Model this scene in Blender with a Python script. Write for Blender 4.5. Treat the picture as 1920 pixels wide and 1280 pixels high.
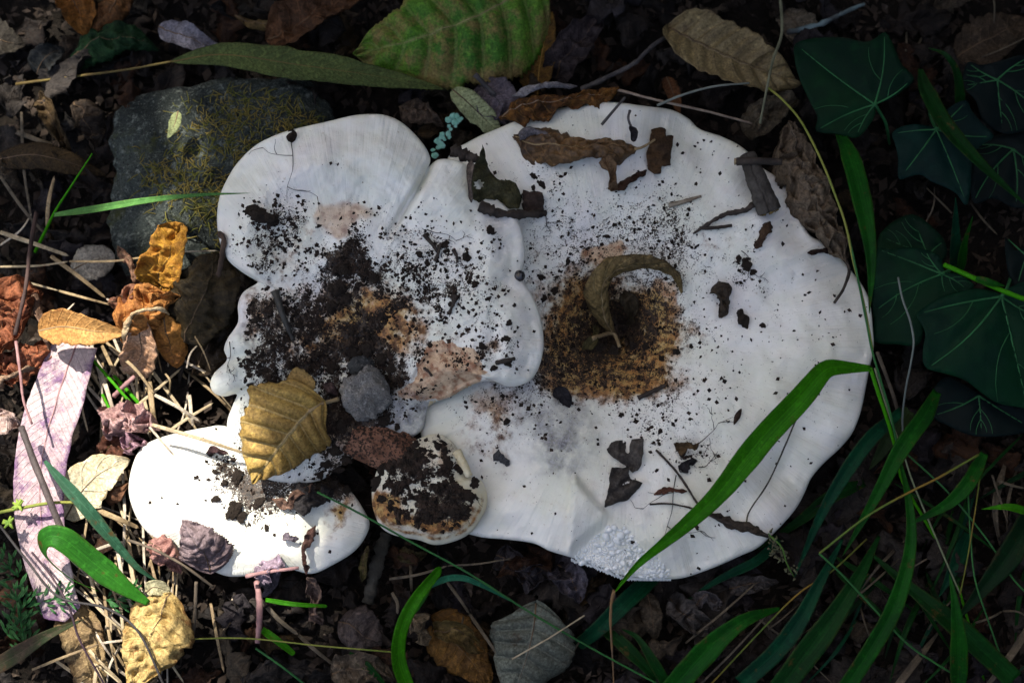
import bpy, math, random
import numpy as np
from mathutils import Vector
from mathutils.geometry import delaunay_2d_cdt

scene = bpy.context.scene
for o in list(bpy.data.objects):
    bpy.data.objects.remove(o)

# ------------------------------------------------------------------ camera
TILT = math.radians(11.0)
DIST = 0.78
WIDTH = 0.48                      # metres of ground across the picture
FOCAL = 36.0 * DIST / WIDTH
cam_data = bpy.data.cameras.new("camera")
cam_data.lens = FOCAL
cam_data.sensor_width = 36.0
cam_data.clip_start = 0.01
cam_data.clip_end = 200.0
cam = bpy.data.objects.new("camera", cam_data)
scene.collection.objects.link(cam)
CAM = np.array([0.0, -DIST * math.sin(TILT), DIST * math.cos(TILT)])
cam.location = CAM
cam.rotation_euler = (TILT, 0, 0)
cam_data.dof.use_dof = True
cam_data.dof.focus_distance = DIST - 0.045
cam_data.dof.aperture_fstop = 7.1
scene.camera = cam

# ------------------------------------------------------------------ sky, sun, exposure
SUN = np.array([-0.36, 0.52, 1.0]); SUN = SUN / np.linalg.norm(SUN)
world = bpy.data.worlds.new("World")
scene.world = world
world.use_nodes = True
wn = world.node_tree
bg = wn.nodes["Background"]
sky = wn.nodes.new("ShaderNodeTexSky")
sky.sky_type = 'NISHITA'
sky.sun_disc = False
sky.sun_elevation = math.asin(SUN[2])
sky.sun_rotation = math.atan2(SUN[0], SUN[1])
sky.air_density = 1.0
sky.dust_density = 5.0
sky.ozone_density = 0.6
wn.links.new(sky.outputs[0], bg.inputs[0])
bg.inputs[1].default_value = 0.15
sun_data = bpy.data.lights.new("sun", 'SUN')
sun_data.energy = 5.0
sun_data.angle = math.radians(0.53)
sun_data.color = (1.0, 0.95, 0.86)
sun = bpy.data.objects.new("sun", sun_data)
scene.collection.objects.link(sun)
sun.rotation_euler = Vector(SUN).to_track_quat('Z', 'Y').to_euler()
vs = scene.view_settings
vs.view_transform = 'Standard'
vs.look = 'None'
vs.gamma = 1.0
vs.use_curve_mapping = False
vs.exposure = 1.05

# ------------------------------------------------------------------ pixel -> place
K = 36.0 / FOCAL / 1920.0
CT, ST = math.cos(TILT), math.sin(TILT)

def PT(px, py, z):
    """photo pixel (1920 x 1280) and height z in mm -> point in metres"""
    px = np.asarray(px, float); py = np.asarray(py, float); z = np.asarray(z, float) * 0.001
    x = (px - 960) * K; y = -(py - 640) * K
    dy = y * CT + ST; dz = y * ST - CT
    t = (z - CAM[2]) / dz
    return np.stack(np.broadcast_arrays(CAM[0] + x * t, CAM[1] + dy * t, z), -1)

def PX(w):
    """point in metres -> photo pixel"""
    w = np.asarray(w, float) - CAM
    yc = w[..., 1] * CT + w[..., 2] * ST
    zc = -w[..., 1] * ST + w[..., 2] * CT
    return 960 + w[..., 0] / -zc / K, 640 - yc / -zc / K

U = WIDTH / 1920.0                # metres per photo pixel

# ------------------------------------------------------------------ noise
_rt = np.random.RandomState(7).rand(512, 512)
def vn(x, y, s=0):
    x = np.asarray(x, float) + s * 17.31; y = np.asarray(y, float) + s * 5.77
    xi = np.floor(x).astype(int); yi = np.floor(y).astype(int)
    fx = x - xi; fy = y - yi
    fx = fx * fx * (3 - 2 * fx); fy = fy * fy * (3 - 2 * fy)
    a = _rt[xi % 512, yi % 512]; b = _rt[(xi + 1) % 512, yi % 512]
    c = _rt[xi % 512, (yi + 1) % 512]; d = _rt[(xi + 1) % 512, (yi + 1) % 512]
    return (a * (1 - fx) + b * fx) * (1 - fy) + (c * (1 - fx) + d * fx) * fy - 0.5
def fbm(x, y, s=0, o=4):
    r = 0; a = 1.0; f = 1.0
    for k in range(o):
        r = r + a * vn(np.asarray(x) * f, np.asarray(y) * f, s + k * 3); a *= .5; f *= 2.03
    return r
def gs(x, y, cx, cy, sx, sy=None, rot=0):
    sy = sy or sx
    c, s = math.cos(math.radians(rot)), math.sin(math.radians(rot))
    dx = x - cx; dy = y - cy
    a = dx * c + dy * s; b = -dx * s + dy * c
    return np.exp(-0.5 * ((a / sx) ** 2 + (b / sy) ** 2))
def sst(a, b, x):
    t = np.clip((x - a) / (b - a), 0, 1); return t * t * (3 - 2 * t)

def spline(P, n, closed=False):
    P = np.asarray(P, float)
    k = len(P)
    if closed:
        Q = np.concatenate([P[-1:], P, P[:2]]); segs = k
    else:
        Q = np.concatenate([2 * P[:1] - P[1:2], P, 2 * P[-1:] - P[-2:-1]]); segs = k - 1
    out = []
    m = max(6, int(6 * n / segs))
    for i in range(segs):
        p0, p1, p2, p3 = Q[i:i + 4]
        t = np.linspace(0, 1, m, endpoint=False)[:, None]
        out.append(0.5 * (2 * p1 + (p2 - p0) * t + (2 * p0 - 5 * p1 + 4 * p2 - p3) * t ** 2 + (3 * p1 - p0 - 3 * p2 + p3) * t ** 3))
    out.append(P[:1] if closed else P[-1:])
    D = np.concatenate(out)
    L = np.concatenate([[0], np.cumsum(np.linalg.norm(np.diff(D, axis=0), axis=1))])
    s = np.linspace(0, L[-1], n + (1 if closed else 0))
    R = np.stack([np.interp(s, L, D[:, j]) for j in range(D.shape[1])], -1)
    return R[:-1] if closed else R

def inpoly(x, y, poly):
    x = np.asarray(x, float); y = np.asarray(y, float)
    r = np.zeros(x.shape, bool); n = len(poly); j = n - 1
    for i in range(n):
        xi, yi = poly[i]; xj, yj = poly[j]
        c = ((yi > y) != (yj > y)) & (x < (xj - xi) * (y - yi) / (yj - yi + 1e-12) + xi)
        r ^= c; j = i
    return r
def dpoly(x, y, poly):
    x = np.asarray(x, float).ravel(); y = np.asarray(y, float).ravel()
    poly = np.asarray(poly, float); best = np.full(x.shape, 1e9)
    Q = np.roll(poly, -1, axis=0)
    for (ax, ay), (bx, by) in zip(poly, Q):
        vx, vy = bx - ax, by - ay
        t = np.clip(((x - ax) * vx + (y - ay) * vy) / (vx * vx + vy * vy + 1e-12), 0, 1)
        best = np.minimum(best, (x - ax - t * vx) ** 2 + (y - ay - t * vy) ** 2)
    return np.sqrt(best)

# ------------------------------------------------------------------ objects
COL = scene.collection
def tag(o, label=None, cat=None, group=None, kind=None):
    if label: o["label"] = label
    if cat: o["category"] = cat
    if group: o["group"] = group
    if kind: o["kind"] = kind
    return o
def thing(name, label, cat, loc, group=None):
    o = bpy.data.objects.new(name, None)
    o.empty_display_size = 0.01
    COL.objects.link(o); o.location = tuple(float(c) for c in loc)
    return tag(o, label, cat, group)
def fastmesh(name, V, F, uv=None, attrs=None, smooth=True):
    """F: (n,k) int array, or list of such arrays"""
    V = np.ascontiguousarray(V, dtype=np.float32).reshape(-1, 3)
    Fs = [np.asarray(f, dtype=np.int32) for f in (F if isinstance(F, (list, tuple)) else [F])]
    Fs = [f for f in Fs if len(f)]
    loops = np.concatenate([f.ravel() for f in Fs])
    sizes = np.concatenate([np.full(len(f), f.shape[1], np.int32) for f in Fs])
    starts = np.concatenate([[0], np.cumsum(sizes)[:-1]]).astype(np.int32)
    me = bpy.data.meshes.new(name)
    me.vertices.add(len(V)); me.vertices.foreach_set("co", V.ravel())
    me.loops.add(len(loops)); me.loops.foreach_set("vertex_index", loops)
    me.polygons.add(len(sizes)); me.polygons.foreach_set("loop_start", starts)
    if uv is not None:
        l = me.uv_layers.new(name="UVMap")
        l.data.foreach_set("uv", np.asarray(uv, np.float32)[loops].ravel())
    for k, a in (attrs or {}).items():
        at = me.attributes.new(k, 'FLOAT', 'POINT')
        at.data.foreach_set("value", np.asarray(a, np.float32).ravel())
    me.update(calc_edges=True); me.validate()
    me.polygons.foreach_set("use_smooth", np.full(len(me.polygons), smooth))
    return me
def mesh(name, V, F, mat, parent=None, uv=None, attrs=None, smooth=True, origin=None, thick=0):
    V = np.asarray(V, float).reshape(-1, 3)
    if parent is not None:
        p = parent; org = np.zeros(3)
        while p is not None:
            org = org + np.array(p.location); p = p.parent
    else:
        org = V.mean(0) if origin is None else np.asarray(origin, float)
    me = fastmesh(name, V - org, F, uv, attrs, smooth)
    me.materials.append(mat)
    o = bpy.data.objects.new(name, me); COL.objects.link(o)
    if parent is not None: o.parent = parent
    else: o.location = tuple(float(c) for c in org)
    if thick:
        m = o.modifiers.new("thickness", 'SOLIDIFY'); m.thickness = thick; m.offset = 0
    return o
def copy_tree(o, parent=None):
    c = o.copy(); COL.objects.link(c); c.parent = parent
    for ch in list(o.children): copy_tree(ch, c)
    return c
def grid_faces(nu, nv, closed=False):
    i, j = np.meshgrid(np.arange(nu - 1), np.arange(nv if closed else nv - 1), indexing='ij')
    j2 = (j + 1) % nv
    return np.stack([i * nv + j, i * nv + j2, (i + 1) * nv + j2, (i + 1) * nv + j], -1).reshape(-1, 4)

# ------------------------------------------------------------------ materials
def nd(nt, t, **kw):
    n = nt.nodes.new(t)
    for k, v in kw.items():
        setattr(n, k, v)
    return n
class G:
    """small helper that builds node graphs from calls"""
    def __init__(s, name):
        s.m = bpy.data.materials.new(name); s.m.use_nodes = True
        s.nt = s.m.node_tree; s.nt.nodes.clear()
        s.out = nd(s.nt, 'ShaderNodeOutputMaterial')
        s.obj = nd(s.nt, 'ShaderNodeTexCoord').outputs['Object']
    def put(s, sock, v):
        if isinstance(v, bpy.types.NodeSocket): s.nt.links.new(v, sock)
        elif isinstance(v, (tuple, list)) and sock.type == 'RGBA': sock.default_value = tuple(v) + ((1,) if len(v) == 3 else ())
        else: sock.default_value = v
    def math(s, op, a, b=0.0, c=0.0, clamp=False):
        n = nd(s.nt, 'ShaderNodeMath', operation=op, use_clamp=clamp)
        s.put(n.inputs[0], a); s.put(n.inputs[1], b); s.put(n.inputs[2], c)
        return n.outputs[0]
    def rng(s, v, a, b, c=0.0, d=1.0):
        n = nd(s.nt, 'ShaderNodeMapRange', interpolation_type='SMOOTHSTEP')
        for i, x in enumerate((v, a, b, c, d)): s.put(n.inputs[i], x)
        return n.outputs[0]
    def noise(s, scale, detail=3, rough=.55, vec=None, dist=0, off=0):
        n = nd(s.nt, 'ShaderNodeTexNoise', noise_dimensions='4D')
        s.put(n.inputs['Vector'], vec or s.obj); n.inputs['W'].default_value = off
        n.inputs['Scale'].default_value = scale; n.inputs['Detail'].default_value = detail
        n.inputs['Roughness'].default_value = rough; n.inputs['Distortion'].default_value = dist
        return n.outputs['Fac']
    def vor(s, scale, feature='F1', vec=None):
        n = nd(s.nt, 'ShaderNodeTexVoronoi', feature=feature)
        s.put(n.inputs['Vector'], vec or s.obj); n.inputs['Scale'].default_value = scale
        return n.outputs['Distance']
    def mix(s, f, a, b, mode='MIX'):
        n = nd(s.nt, 'ShaderNodeMix', data_type='RGBA', blend_type=mode)
        s.put(n.inputs[0], f); s.put(n.inputs[6], a); s.put(n.inputs[7], b)
        return n.outputs[2]
    def attr(s, name):
        n = nd(s.nt, 'ShaderNodeAttribute'); n.attribute_name = name
        return n.outputs['Fac']
    def bump(s, h, strength, dist=0.001, normal=None):
        n = nd(s.nt, 'ShaderNodeBump'); n.inputs['Strength'].default_value = strength
        n.inputs['Distance'].default_value = dist; s.put(n.inputs['Height'], h)
        if normal is not None: s.put(n.inputs['Normal'], normal)
        return n.outputs[0]
    def bsdf(s, col, rough=.6, normal=None, spec=.3, sss=0, sssr=(1, .8, .6), ssss=.004, transl=0):
        b = nd(s.nt, 'ShaderNodeBsdfPrincipled')
        s.put(b.inputs['Base Color'], col); s.put(b.inputs['Roughness'], rough)
        s.put(b.inputs['Specular IOR Level'], spec)
        if normal is not None: s.put(b.inputs['Normal'], normal)
        if sss:
            b.inputs['Subsurface Weight'].default_value = sss
            b.inputs['Subsurface Radius'].default_value = sssr
            b.inputs['Subsurface Scale'].default_value = ssss
        o = b.outputs[0]
        if transl:
            t = nd(s.nt, 'ShaderNodeBsdfTranslucent'); s.put(t.inputs[0], col)
            mx = nd(s.nt, 'ShaderNodeMixShader'); mx.inputs[0].default_value = transl
            s.nt.links.new(o, mx.inputs[1]); s.nt.links.new(t.outputs[0], mx.inputs[2]); o = mx.outputs[0]
        s.nt.links.new(o, s.out.inputs[0])
        return s.m

_mid = [0]
def leaf_mat(c1, c2=None, vein=None, spot=None, spotamt=.35, nv=9, sl=1.2, rough=.62, spec=.13, transl=.15, veinamt=.5, scale=1.0, bumpy=.75, stri=False, edgeamt=.6, grain=.7, name="dead_leaf_surface"):
    g = G(name); _mid[0] += 1
    o = _mid[0] * 3.7
    c2 = c2 or tuple(c * .55 for c in c1); vein = vein or tuple(min(1, c * 1.5) for c in c1)
    spot = spot or tuple(c * .3 for c in c1)
    uvn = nd(g.nt, 'ShaderNodeUVMap'); sx = nd(g.nt, 'ShaderNodeSeparateXYZ'); g.nt.links.new(uvn.outputs[0], sx.inputs[0])
    u = sx.outputs[0]; av = g.math('ABSOLUTE', sx.outputs[1])
    mid = g.rng(av, .015, .06, 1, 0)
    t = g.math('SUBTRACT', g.math('MULTIPLY', u, float(nv)), g.math('MULTIPLY', g.math('POWER', av, 1.15), sl))
    fr = g.math('PINGPONG', t, 0.5)
    sec = g.rng(fr, .02, .09, .75, 0)
    vmask = g.math('MAXIMUM', mid, sec)
    n1 = g.noise(45 * scale, 4, .65, off=o); n2 = g.noise(150 * scale, 5, .7, off=o + 1); n3 = g.noise(800, 4, .7, off=o + 2); n4 = g.noise(330, 4, .65, off=o + 3)
    col = g.mix(g.rng(n1, .36, .62), c1, c2)
    if stri:
        cv = nd(g.nt, 'ShaderNodeCombineXYZ'); g.put(cv.inputs[0], g.math('MULTIPLY', u, 4.0)); g.put(cv.inputs[1], g.math('MULTIPLY', sx.outputs[1], 16.0))
        ns = g.noise(1.6, 4, .6, vec=cv.outputs[0], off=o)
        col = g.mix(.75, col, g.mix(g.rng(ns, .3, .7), (.5, .55, .5), (1.5, 1.4, 1.3)), 'MULTIPLY')
    col = g.mix(g.math('MULTIPLY', g.rng(n4, .52, .66), .45), col, tuple(min(1, c * 1.7) for c in c1))
    col = g.mix(g.math('MULTIPLY', g.rng(n2, .62 - .25 * spotamt, .72 - .15 * spotamt), .85), col, spot)
    col = g.mix(g.math('MULTIPLY', vmask, veinamt), col, vein)
    edge = g.math('MULTIPLY', g.rng(av, .72, 1.0), g.rng(n2, .40, .58))
    col = g.mix(g.math('MULTIPLY', edge, edgeamt), col, spot)
    col = g.mix(grain, col, g.mix(g.rng(n3, .28, .72), (.3, .3, .3), (1.6, 1.6, 1.6)), 'MULTIPLY')
    h = g.math('ADD', g.math('MULTIPLY', n3, .45), g.math('ADD', g.math('MULTIPLY', n4, .9), g.math('MULTIPLY', vmask, .5)))
    return g.bsdf(col, rough, g.bump(h, bumpy, .0012), spec, transl=transl)

def plain_mat(name, c1, c2, scale=200, rough=.8, spec=.2, bump=.6, bscale=900, transl=0, dist=.0006):
    g = G(name)
    n1 = g.noise(scale, 4, .6, off=hash(name) % 97); n2 = g.noise(bscale, 4, .65)
    col = g.mix(g.rng(n1, .35, .65), c1, c2)
    col = g.mix(.5, col, g.mix(n2, (.4, .4, .4), (1.5, 1.5, 1.5)), 'MULTIPLY')
    return g.bsdf(col, rough, g.bump(n2, bump, dist), spec, transl=transl)

# ------------------------------------------------------------------ shapes
def prof(kind, u):
    if kind == 'lance': return np.sin(np.pi * np.clip(u, 0, 1) ** .85) ** .8
    if kind == 'ovate': return np.sin(np.pi * np.clip(u, 0, 1) ** .72) ** .75
    if kind == 'ell': return np.sqrt(np.clip(1 - (2 * u - 1) ** 2, 0, 1))
    if kind == 'blade': return np.clip(np.minimum(1, .55 + u * 2.5) * np.clip((1 - u) * 1.7, 0, 1) ** .8, .015, 1)
    if kind == 'blade2': return np.clip(np.minimum(1, .25 + u * 3.2) * np.clip((1 - u) * 1.9, 0, 1) ** .85, .015, 1)
    if kind == 'wide': return np.clip(.12 + u * 1.5, 0, 1) * (1 - .12 * u)
    if kind == 'strap': return np.clip(np.minimum(1, .8 + u) * (1 - .35 * u ** 2) * np.where(u > .97, (1 - u) / .03, 1), 0.02, 1)
    if kind == 'piece': return np.clip(.75 + .25 * np.sin(u * 7), 0, 1) * np.clip(np.minimum(u, 1 - u) * 8, .15, 1)
def lerp2(a, u):
    return a[0] + (a[1] - a[0]) * u if isinstance(a, (tuple, list)) else a + 0 * u
def frames(C):
    T = np.gradient(C, axis=0); T /= np.linalg.norm(T, axis=1)[:, None] + 1e-12
    N = np.zeros_like(T)
    n = np.array([0, 0, 1.0]); n = n - T[0] * n.dot(T[0])
    if np.linalg.norm(n) < .15: n = np.array([0, 1.0, 0]); n -= T[0] * n.dot(T[0])
    for i in range(len(C)):
        n = n - T[i] * n.dot(T[i]); n /= np.linalg.norm(n) + 1e-12; N[i] = n
    return T, N
def leaf_grid(C, hw, kind='ovate', nu=40, nv=14, curl=0., fold=0., roll=0., rip=0., nvein=9, sl=1.2, crumple=0., wave=0., serr=0., teeth=30, asym=1., tear=.10, seed=0):
    """C control points in metres, hw half width in metres -> vertex grid + uv (u, v -1..1)"""
    C = spline(C, nu); T, N = frames(C)
    u = np.linspace(0, 1, nu); L = np.linalg.norm(np.diff(C, axis=0), axis=1).sum()
    ra = np.radians(lerp2(roll, u))[:, None]
    B = np.cross(T, N)
    N2 = N * np.cos(ra) + B * np.sin(ra); B2 = np.cross(T, N2)
    v = np.linspace(-1, 1, nv)
    w = hw * prof(kind, u)[:, None] * np.where(v > 0, asym, 1 / max(asym, .01) if asym < 1 else 1.0)[None, :] ** 1.0
    edge = np.abs(v)[None, :] ** 6
    if serr: w = w * (1 + serr * edge * (np.abs(((u * teeth)[:, None] % 1)) - .5) * 2)
    if tear: w = w * (1 + tear * np.abs(v)[None, :] ** 2 * fbm((u * 14)[:, None] + 0 * v[None, :], np.sign(v)[None, :] * 3 + 0 * u[:, None], seed, 3) * 2)
    cu = np.radians(lerp2(curl, u))[:, None] + 0 * v[None, :]
    a = v[None, :] * cu
    safe = np.where(np.abs(cu) < 1e-3, 1e-3, cu)
    lat = w * np.sin(np.where(np.abs(cu) < 1e-3, v[None, :] * 1e-3, a)) / safe
    hgt = w * (1 - np.cos(a)) / safe
    hgt = hgt + fold * np.abs(v)[None, :] * w
    if rip:
        t = (u * nvein)[:, None] - sl * np.abs(v)[None, :] ** 1.15
        hgt = hgt + rip * np.abs(np.sin(np.pi * t)) * np.sin(np.pi * np.clip(np.abs(v), 0, 1) ** .7)[None, :] ** .5
    if wave:
        hgt = hgt + wave * (v ** 2)[None, :] * np.sin((u * 11)[:, None] + np.where(v > 0, 1.7, 0)[None, :] + seed)
    P = C[:, None, :] + B2[:, None, :] * lat[..., None] + N2[:, None, :] * hgt[..., None]
    if crumple:
        uu = (u * L / .0085)[:, None] + 0 * v[None, :]; vv = v[None, :] * hw / .0085 + 0 * u[:, None]
        d = np.stack([fbm(uu, vv, seed + k * 7, 3) for k in range(3)], -1)
        rid = np.abs(fbm(uu * 1.3, vv * 1.3, seed + 31, 3))
        d = d * .8; d[..., 2] += .9 - rid * 3
        P = P + d * crumple * np.clip(np.minimum(u, 1 - u) * 10, .2, 1)[:, None, None]
    uv = np.stack(np.broadcast_arrays(u[:, None], v[None, :]), -1).reshape(-1, 2)
    return P, uv
def to_px_path(pts):
    return np.array([PT(p[0], p[1], p[2]) for p in pts])
def tube(C, r0, r1=None, n=12, k=7, rough=0., seed=0, cap=True):
    C = spline(C, n); T, N = frames(C); B = np.cross(T, N)
    r = np.linspace(r0, r0 if r1 is None else r1, n)[:, None]
    a = np.linspace(0, 2 * np.pi, k, endpoint=False)[None, :]
    rr = r * (1 + rough * fbm(np.arange(n)[:, None] * .9 + 0 * a, np.cos(a) * 1.5 + 0 * r + 4, seed, 3) * 2 + rough * vn(np.arange(n)[:, None] * .9 + 0 * a, np.sin(a) * 1.5 + 9 + 0 * r, seed))
    V = C[:, None, :] + (N[:, None, :] * np.cos(a)[..., None] + B[:, None, :] * np.sin(a)[..., None]) * rr[..., None]
    F = grid_faces(n, k, True)
    V = V.reshape(-1, 3)
    V = np.concatenate([V, C[:1], C[-1:]]); m = n * k
    j = np.arange(k); j2 = (j + 1) % k
    t = np.concatenate([np.stack([np.full(k, m), j2, j], -1), np.stack([np.full(k, m + 1), (n - 1) * k + j, (n - 1) * k + j2], -1)])
    return V, [F, t]
def tubes(list_):
    Vs, Qs, Ts, o = [], [], [], 0
    for V, (F, t) in list_:
        Vs.append(V); Qs.append(F + o); Ts.append(t + o); o += len(V)
    return np.concatenate(Vs), [np.concatenate(Qs), np.concatenate(Ts)]
_ico = None
def ico(sub=2):
    import bmesh
    bm = bmesh.new(); bmesh.ops.create_icosphere(bm, subdivisions=sub, radius=1)
    V = np.array([v.co[:] for v in bm.verts]); F = np.array([[v.index for v in f.verts] for f in bm.faces]); bm.free()
    return V, F
def lump(sub, seed, amp=.35, f=1.6, ridge=0.):
    V, F = ico(sub)
    n = fbm(V[:, 0] * f + V[:, 2] * f * .7 + 9, V[:, 1] * f - V[:, 2] * f * .8 + 5, seed, 4)
    n = n + ridge * (.5 - np.abs(fbm(V[:, 0] * 3 + V[:, 2], V[:, 1] * 3 - V[:, 2], seed + 11, 3)) * 2)
    return V * (1 + amp * n)[:, None], F

# ================================================================== ground
def ground_z(x, y):
    return 0.004 * fbm(x / .05, y / .05, 3, 4) + 0.003 * fbm(x / .008, y / .008, 9, 3) - 0.003
ax = np.concatenate([-np.geomspace(30, .46, 26)[:-1], np.linspace(-.46, .46, 300), np.geomspace(.46, 30, 26)[1:]])
ay = np.concatenate([-np.geomspace(30, .36, 26)[:-1], np.linspace(-.36, .36, 240), np.geomspace(.36, 30, 26)[1:]])
gx, gy = np.meshgrid(ax, ay, indexing='ij')
fade = np.clip(1.5 - np.hypot(gx, gy) / 2, 0, 1)
gz = ground_z(gx, gy) * fade
g = G("forest_soil")
n1 = g.noise(30, 5, .65); n2 = g.noise(260, 5, .7); n3 = g.noise(1200, 3, .6)
c = g.mix(g.rng(n1, .35, .65), (.007, .0055, .0045), (.013, .010, .007))
c = g.mix(g.rng(n2, .5, .7), c, (.028, .02, .015))
c = g.mix(g.rng(n3, .66, .74), c, (.06, .05, .04))
soil_mat = g.bsdf(c, .9, g.bump(g.math('ADD', n2, g.math('MULTIPLY', n3, .4)), .9, .003), .15)
ground = mesh("ground", np.stack([gx, gy, gz], -1), grid_faces(len(ax), len(ay)), soil_mat, origin=(0, 0, 0))
tag(ground, kind="structure")

# ================================================================== the tree whose crown shades the spot
SUNLIT = [[(-90, 650), (60, 610), (140, 565), (270, 515), (350, 560), (330, 680), (390, 770), (450, 800), (560, 900), (600, 960), (590, 1095), (500, 1110), (420, 1110), (310, 1120), (340, 1300), (220, 1300), (150, 1150), (-90, 1080)],
          [(640, 1000), (705, 985), (660, 1065), (600, 1085)]]
def disc(x, y, r): return [(x + r * math.cos(a), y + r * math.sin(a)) for a in np.linspace(0, 6.28, 9)[:-1]]
SUNLIT += [disc(320, 470, 36), disc(440, 440, 58), disc(600, 290, 60), disc(480, 565, 24), disc(645, 825, 26), disc(430, 655, 18), disc(30, 520, 30)]
rs = np.random.RandomState(3)
e1 = np.cross(SUN, [0, 0, 1.0]); e1 /= np.linalg.norm(e1); e2 = np.cross(SUN, e1)
NL = 9500
t = rs.uniform(1.25, 2.3, NL); rr = .95 * np.sqrt(rs.rand(NL)); aa = rs.uniform(0, 6.283, NL)
cen = SUN * t[:, None] + e1 * (rr * np.cos(aa))[:, None] + e2 * (rr * np.sin(aa))[:, None]
n2_ = 5000                        # extra leaves set where their shadow falls on the mushrooms
tx = PT(rs.uniform(450, 2050, n2_), rs.uniform(-120, 1400, n2_), 30)
cen[:n2_] = tx + SUN * rs.uniform(1.2, 2.2, n2_)[:, None]
nrm = SUN + rs.normal(0, .45, (NL, 3)); nrm /= np.linalg.norm(nrm, axis=1)[:, None]
ua = np.cross(nrm, rs.normal(0, 1, (NL, 3))); ua /= np.linalg.norm(ua, axis=1)[:, None]; va = np.cross(nrm, ua)
ll = rs.uniform(.022, .040, NL)[:, None]; ww = ll * rs.uniform(.42, .6, NL)[:, None]
LV = np.stack([cen - ua * ll, cen - ua * ll * .3 + va * ww + nrm * .003, cen + ua * ll * .35 + va * ww * .85 + nrm * .003, cen + ua * ll * 1.1, cen + ua * ll * .35 - va * ww * .85 + nrm * .003, cen - ua * ll * .3 - va * ww + nrm * .003], 1)
sh = LV - SUN * ((LV[..., 2] - .03) / SUN[2])[..., None]
sx_, sy_ = PX(sh); cxx, cyy = sx_.mean(1), sy_.mean(1)
bad = np.zeros(NL, bool)
for poly in SUNLIT:
    for k in range(6): bad |= inpoly(sx_[:, k], sy_[:, k], poly)
    bad |= inpoly(cxx, cyy, poly)
LV = LV[~bad]; NLk = len(LV)
LF = (np.array([[0, 1, 2, 3], [0, 3, 4, 5]])[None] + (np.arange(NLk) * 6)[:, None, None]).reshape(-1, 4)
crown_mat = leaf_mat((.05, .10, .02), (.03, .07, .015), rough=.4, transl=.2, name="tree_leaf")
tb = np.array([-1.45, 2.1, -.01])
tree = thing("tree", "broad-leaved tree overhanging the mushrooms, its crown shading the ground", "tree", tb)
mesh("crown", LV, LF, crown_mat, tree, uv=np.tile([[0, 0], [.3, 1], [.7, 1], [1, 0], [.7, -1], [.3, -1]], (NLk, 1)))
bark = plain_mat("tree_bark", (.10, .075, .055), (.05, .04, .03), 25, .9, .1, 1, 150, dist=.006)
ctr = SUN * 1.8
limbs = [tube([tb - (0, 0, .1), tb + (.03, 0, 1.0), tb + (.1, -.1, 2.0), tb + (.05, -.05, 3.2)], .13, .07, 24, 16, .12, 2)]
for k in range(16):
    a0 = tb + np.array([.06, -.05, rs.uniform(1.1, 2.2)]); i = rs.randint(NLk); q = LV[i].mean(0)
    limbs.append(tube([a0, a0 * .5 + q * .5 + (0, 0, .18), q], .022, .004, 14, 7, .15, k))
V, F = tubes(limbs); mesh("trunk", V, F, bark, tree)

# ================================================================== unseen shrubs added round the spot to darken its edges
added_shrub_mat = leaf_mat((.035, .075, .018), (.02, .05, .014), rough=.5, transl=.2, name="added_shrub_leaf")
for k, (lab, x, y, hgt, rad) in enumerate((("dense leafy bush added to block skylight, beside the ivy on the right of the mushrooms", .53, .0, .70, .25), ("leafy bush added to block skylight, beyond the ivy, behind the mushrooms on the right", .46, .42, .62, .24), ("low leafy bush added to block skylight, beyond the huge mushroom's far rim", .04, .47, .60, .22), ("low leafy bush added to block skylight, beyond the boulder", -.46, .50, .44, .20), ("low leafy bush added to block skylight, past the grass in front of the huge mushroom", .44, -.42, .50, .20), ("low leafy bush added to block skylight, in front of the small cream cap", .0, -.47, .42, .19))):
    n = 2600; d3 = rs.normal(0, 1, (n, 3)); d3 /= np.linalg.norm(d3, axis=1)[:, None]; r3 = rs.rand(n) ** .45
    cn = np.array([x, y, hgt * .55]) + d3 * r3[:, None] * np.array([rad, rad, hgt * .5]); cn[:, 2] = np.maximum(cn[:, 2], .02)
    nm = d3 + rs.normal(0, .6, (n, 3)) + (0, 0, .6); nm /= np.linalg.norm(nm, axis=1)[:, None]
    ua_ = np.cross(nm, rs.normal(0, 1, (n, 3))); ua_ /= np.linalg.norm(ua_, axis=1)[:, None]; va_ = np.cross(nm, ua_)
    ll_ = rs.uniform(.014, .028, n)[:, None]; ww_ = ll_ * .5
    q = np.stack([cn - ua_ * ll_, cn - ua_ * ll_ * .3 + va_ * ww_, cn + ua_ * ll_ * .4 + va_ * ww_ * .8, cn + ua_ * ll_ * 1.1, cn + ua_ * ll_ * .4 - va_ * ww_ * .8, cn - ua_ * ll_ * .3 - va_ * ww_], 1)
    sb = thing("added_shrub", lab, "added_shrub", (x, y, 0))
    mesh("crown", q, (np.array([[0, 1, 2, 3], [0, 3, 4, 5]])[None] + (np.arange(n) * 6)[:, None, None]).reshape(-1, 4), added_shrub_mat, sb, uv=np.tile([[0, 0], [.3, 1], [.7, 1], [1, 0], [.7, -1], [.3, -1]], (n, 1)))
    sl_ = []
    for m_ in range(14):
        e_ = cn[rs.randint(n)]; b_ = np.array([x, y, -.01]) + rs.normal(0, .012, 3) * (1, 1, 0)
        sl_.append(tube([b_, b_ * .5 + e_ * .5 + (0, 0, .04), e_], .004, .0012, 10, 6, .15, m_))
    V, F = tubes(sl_); mesh("trunk", V, F, bark, sb)

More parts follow.
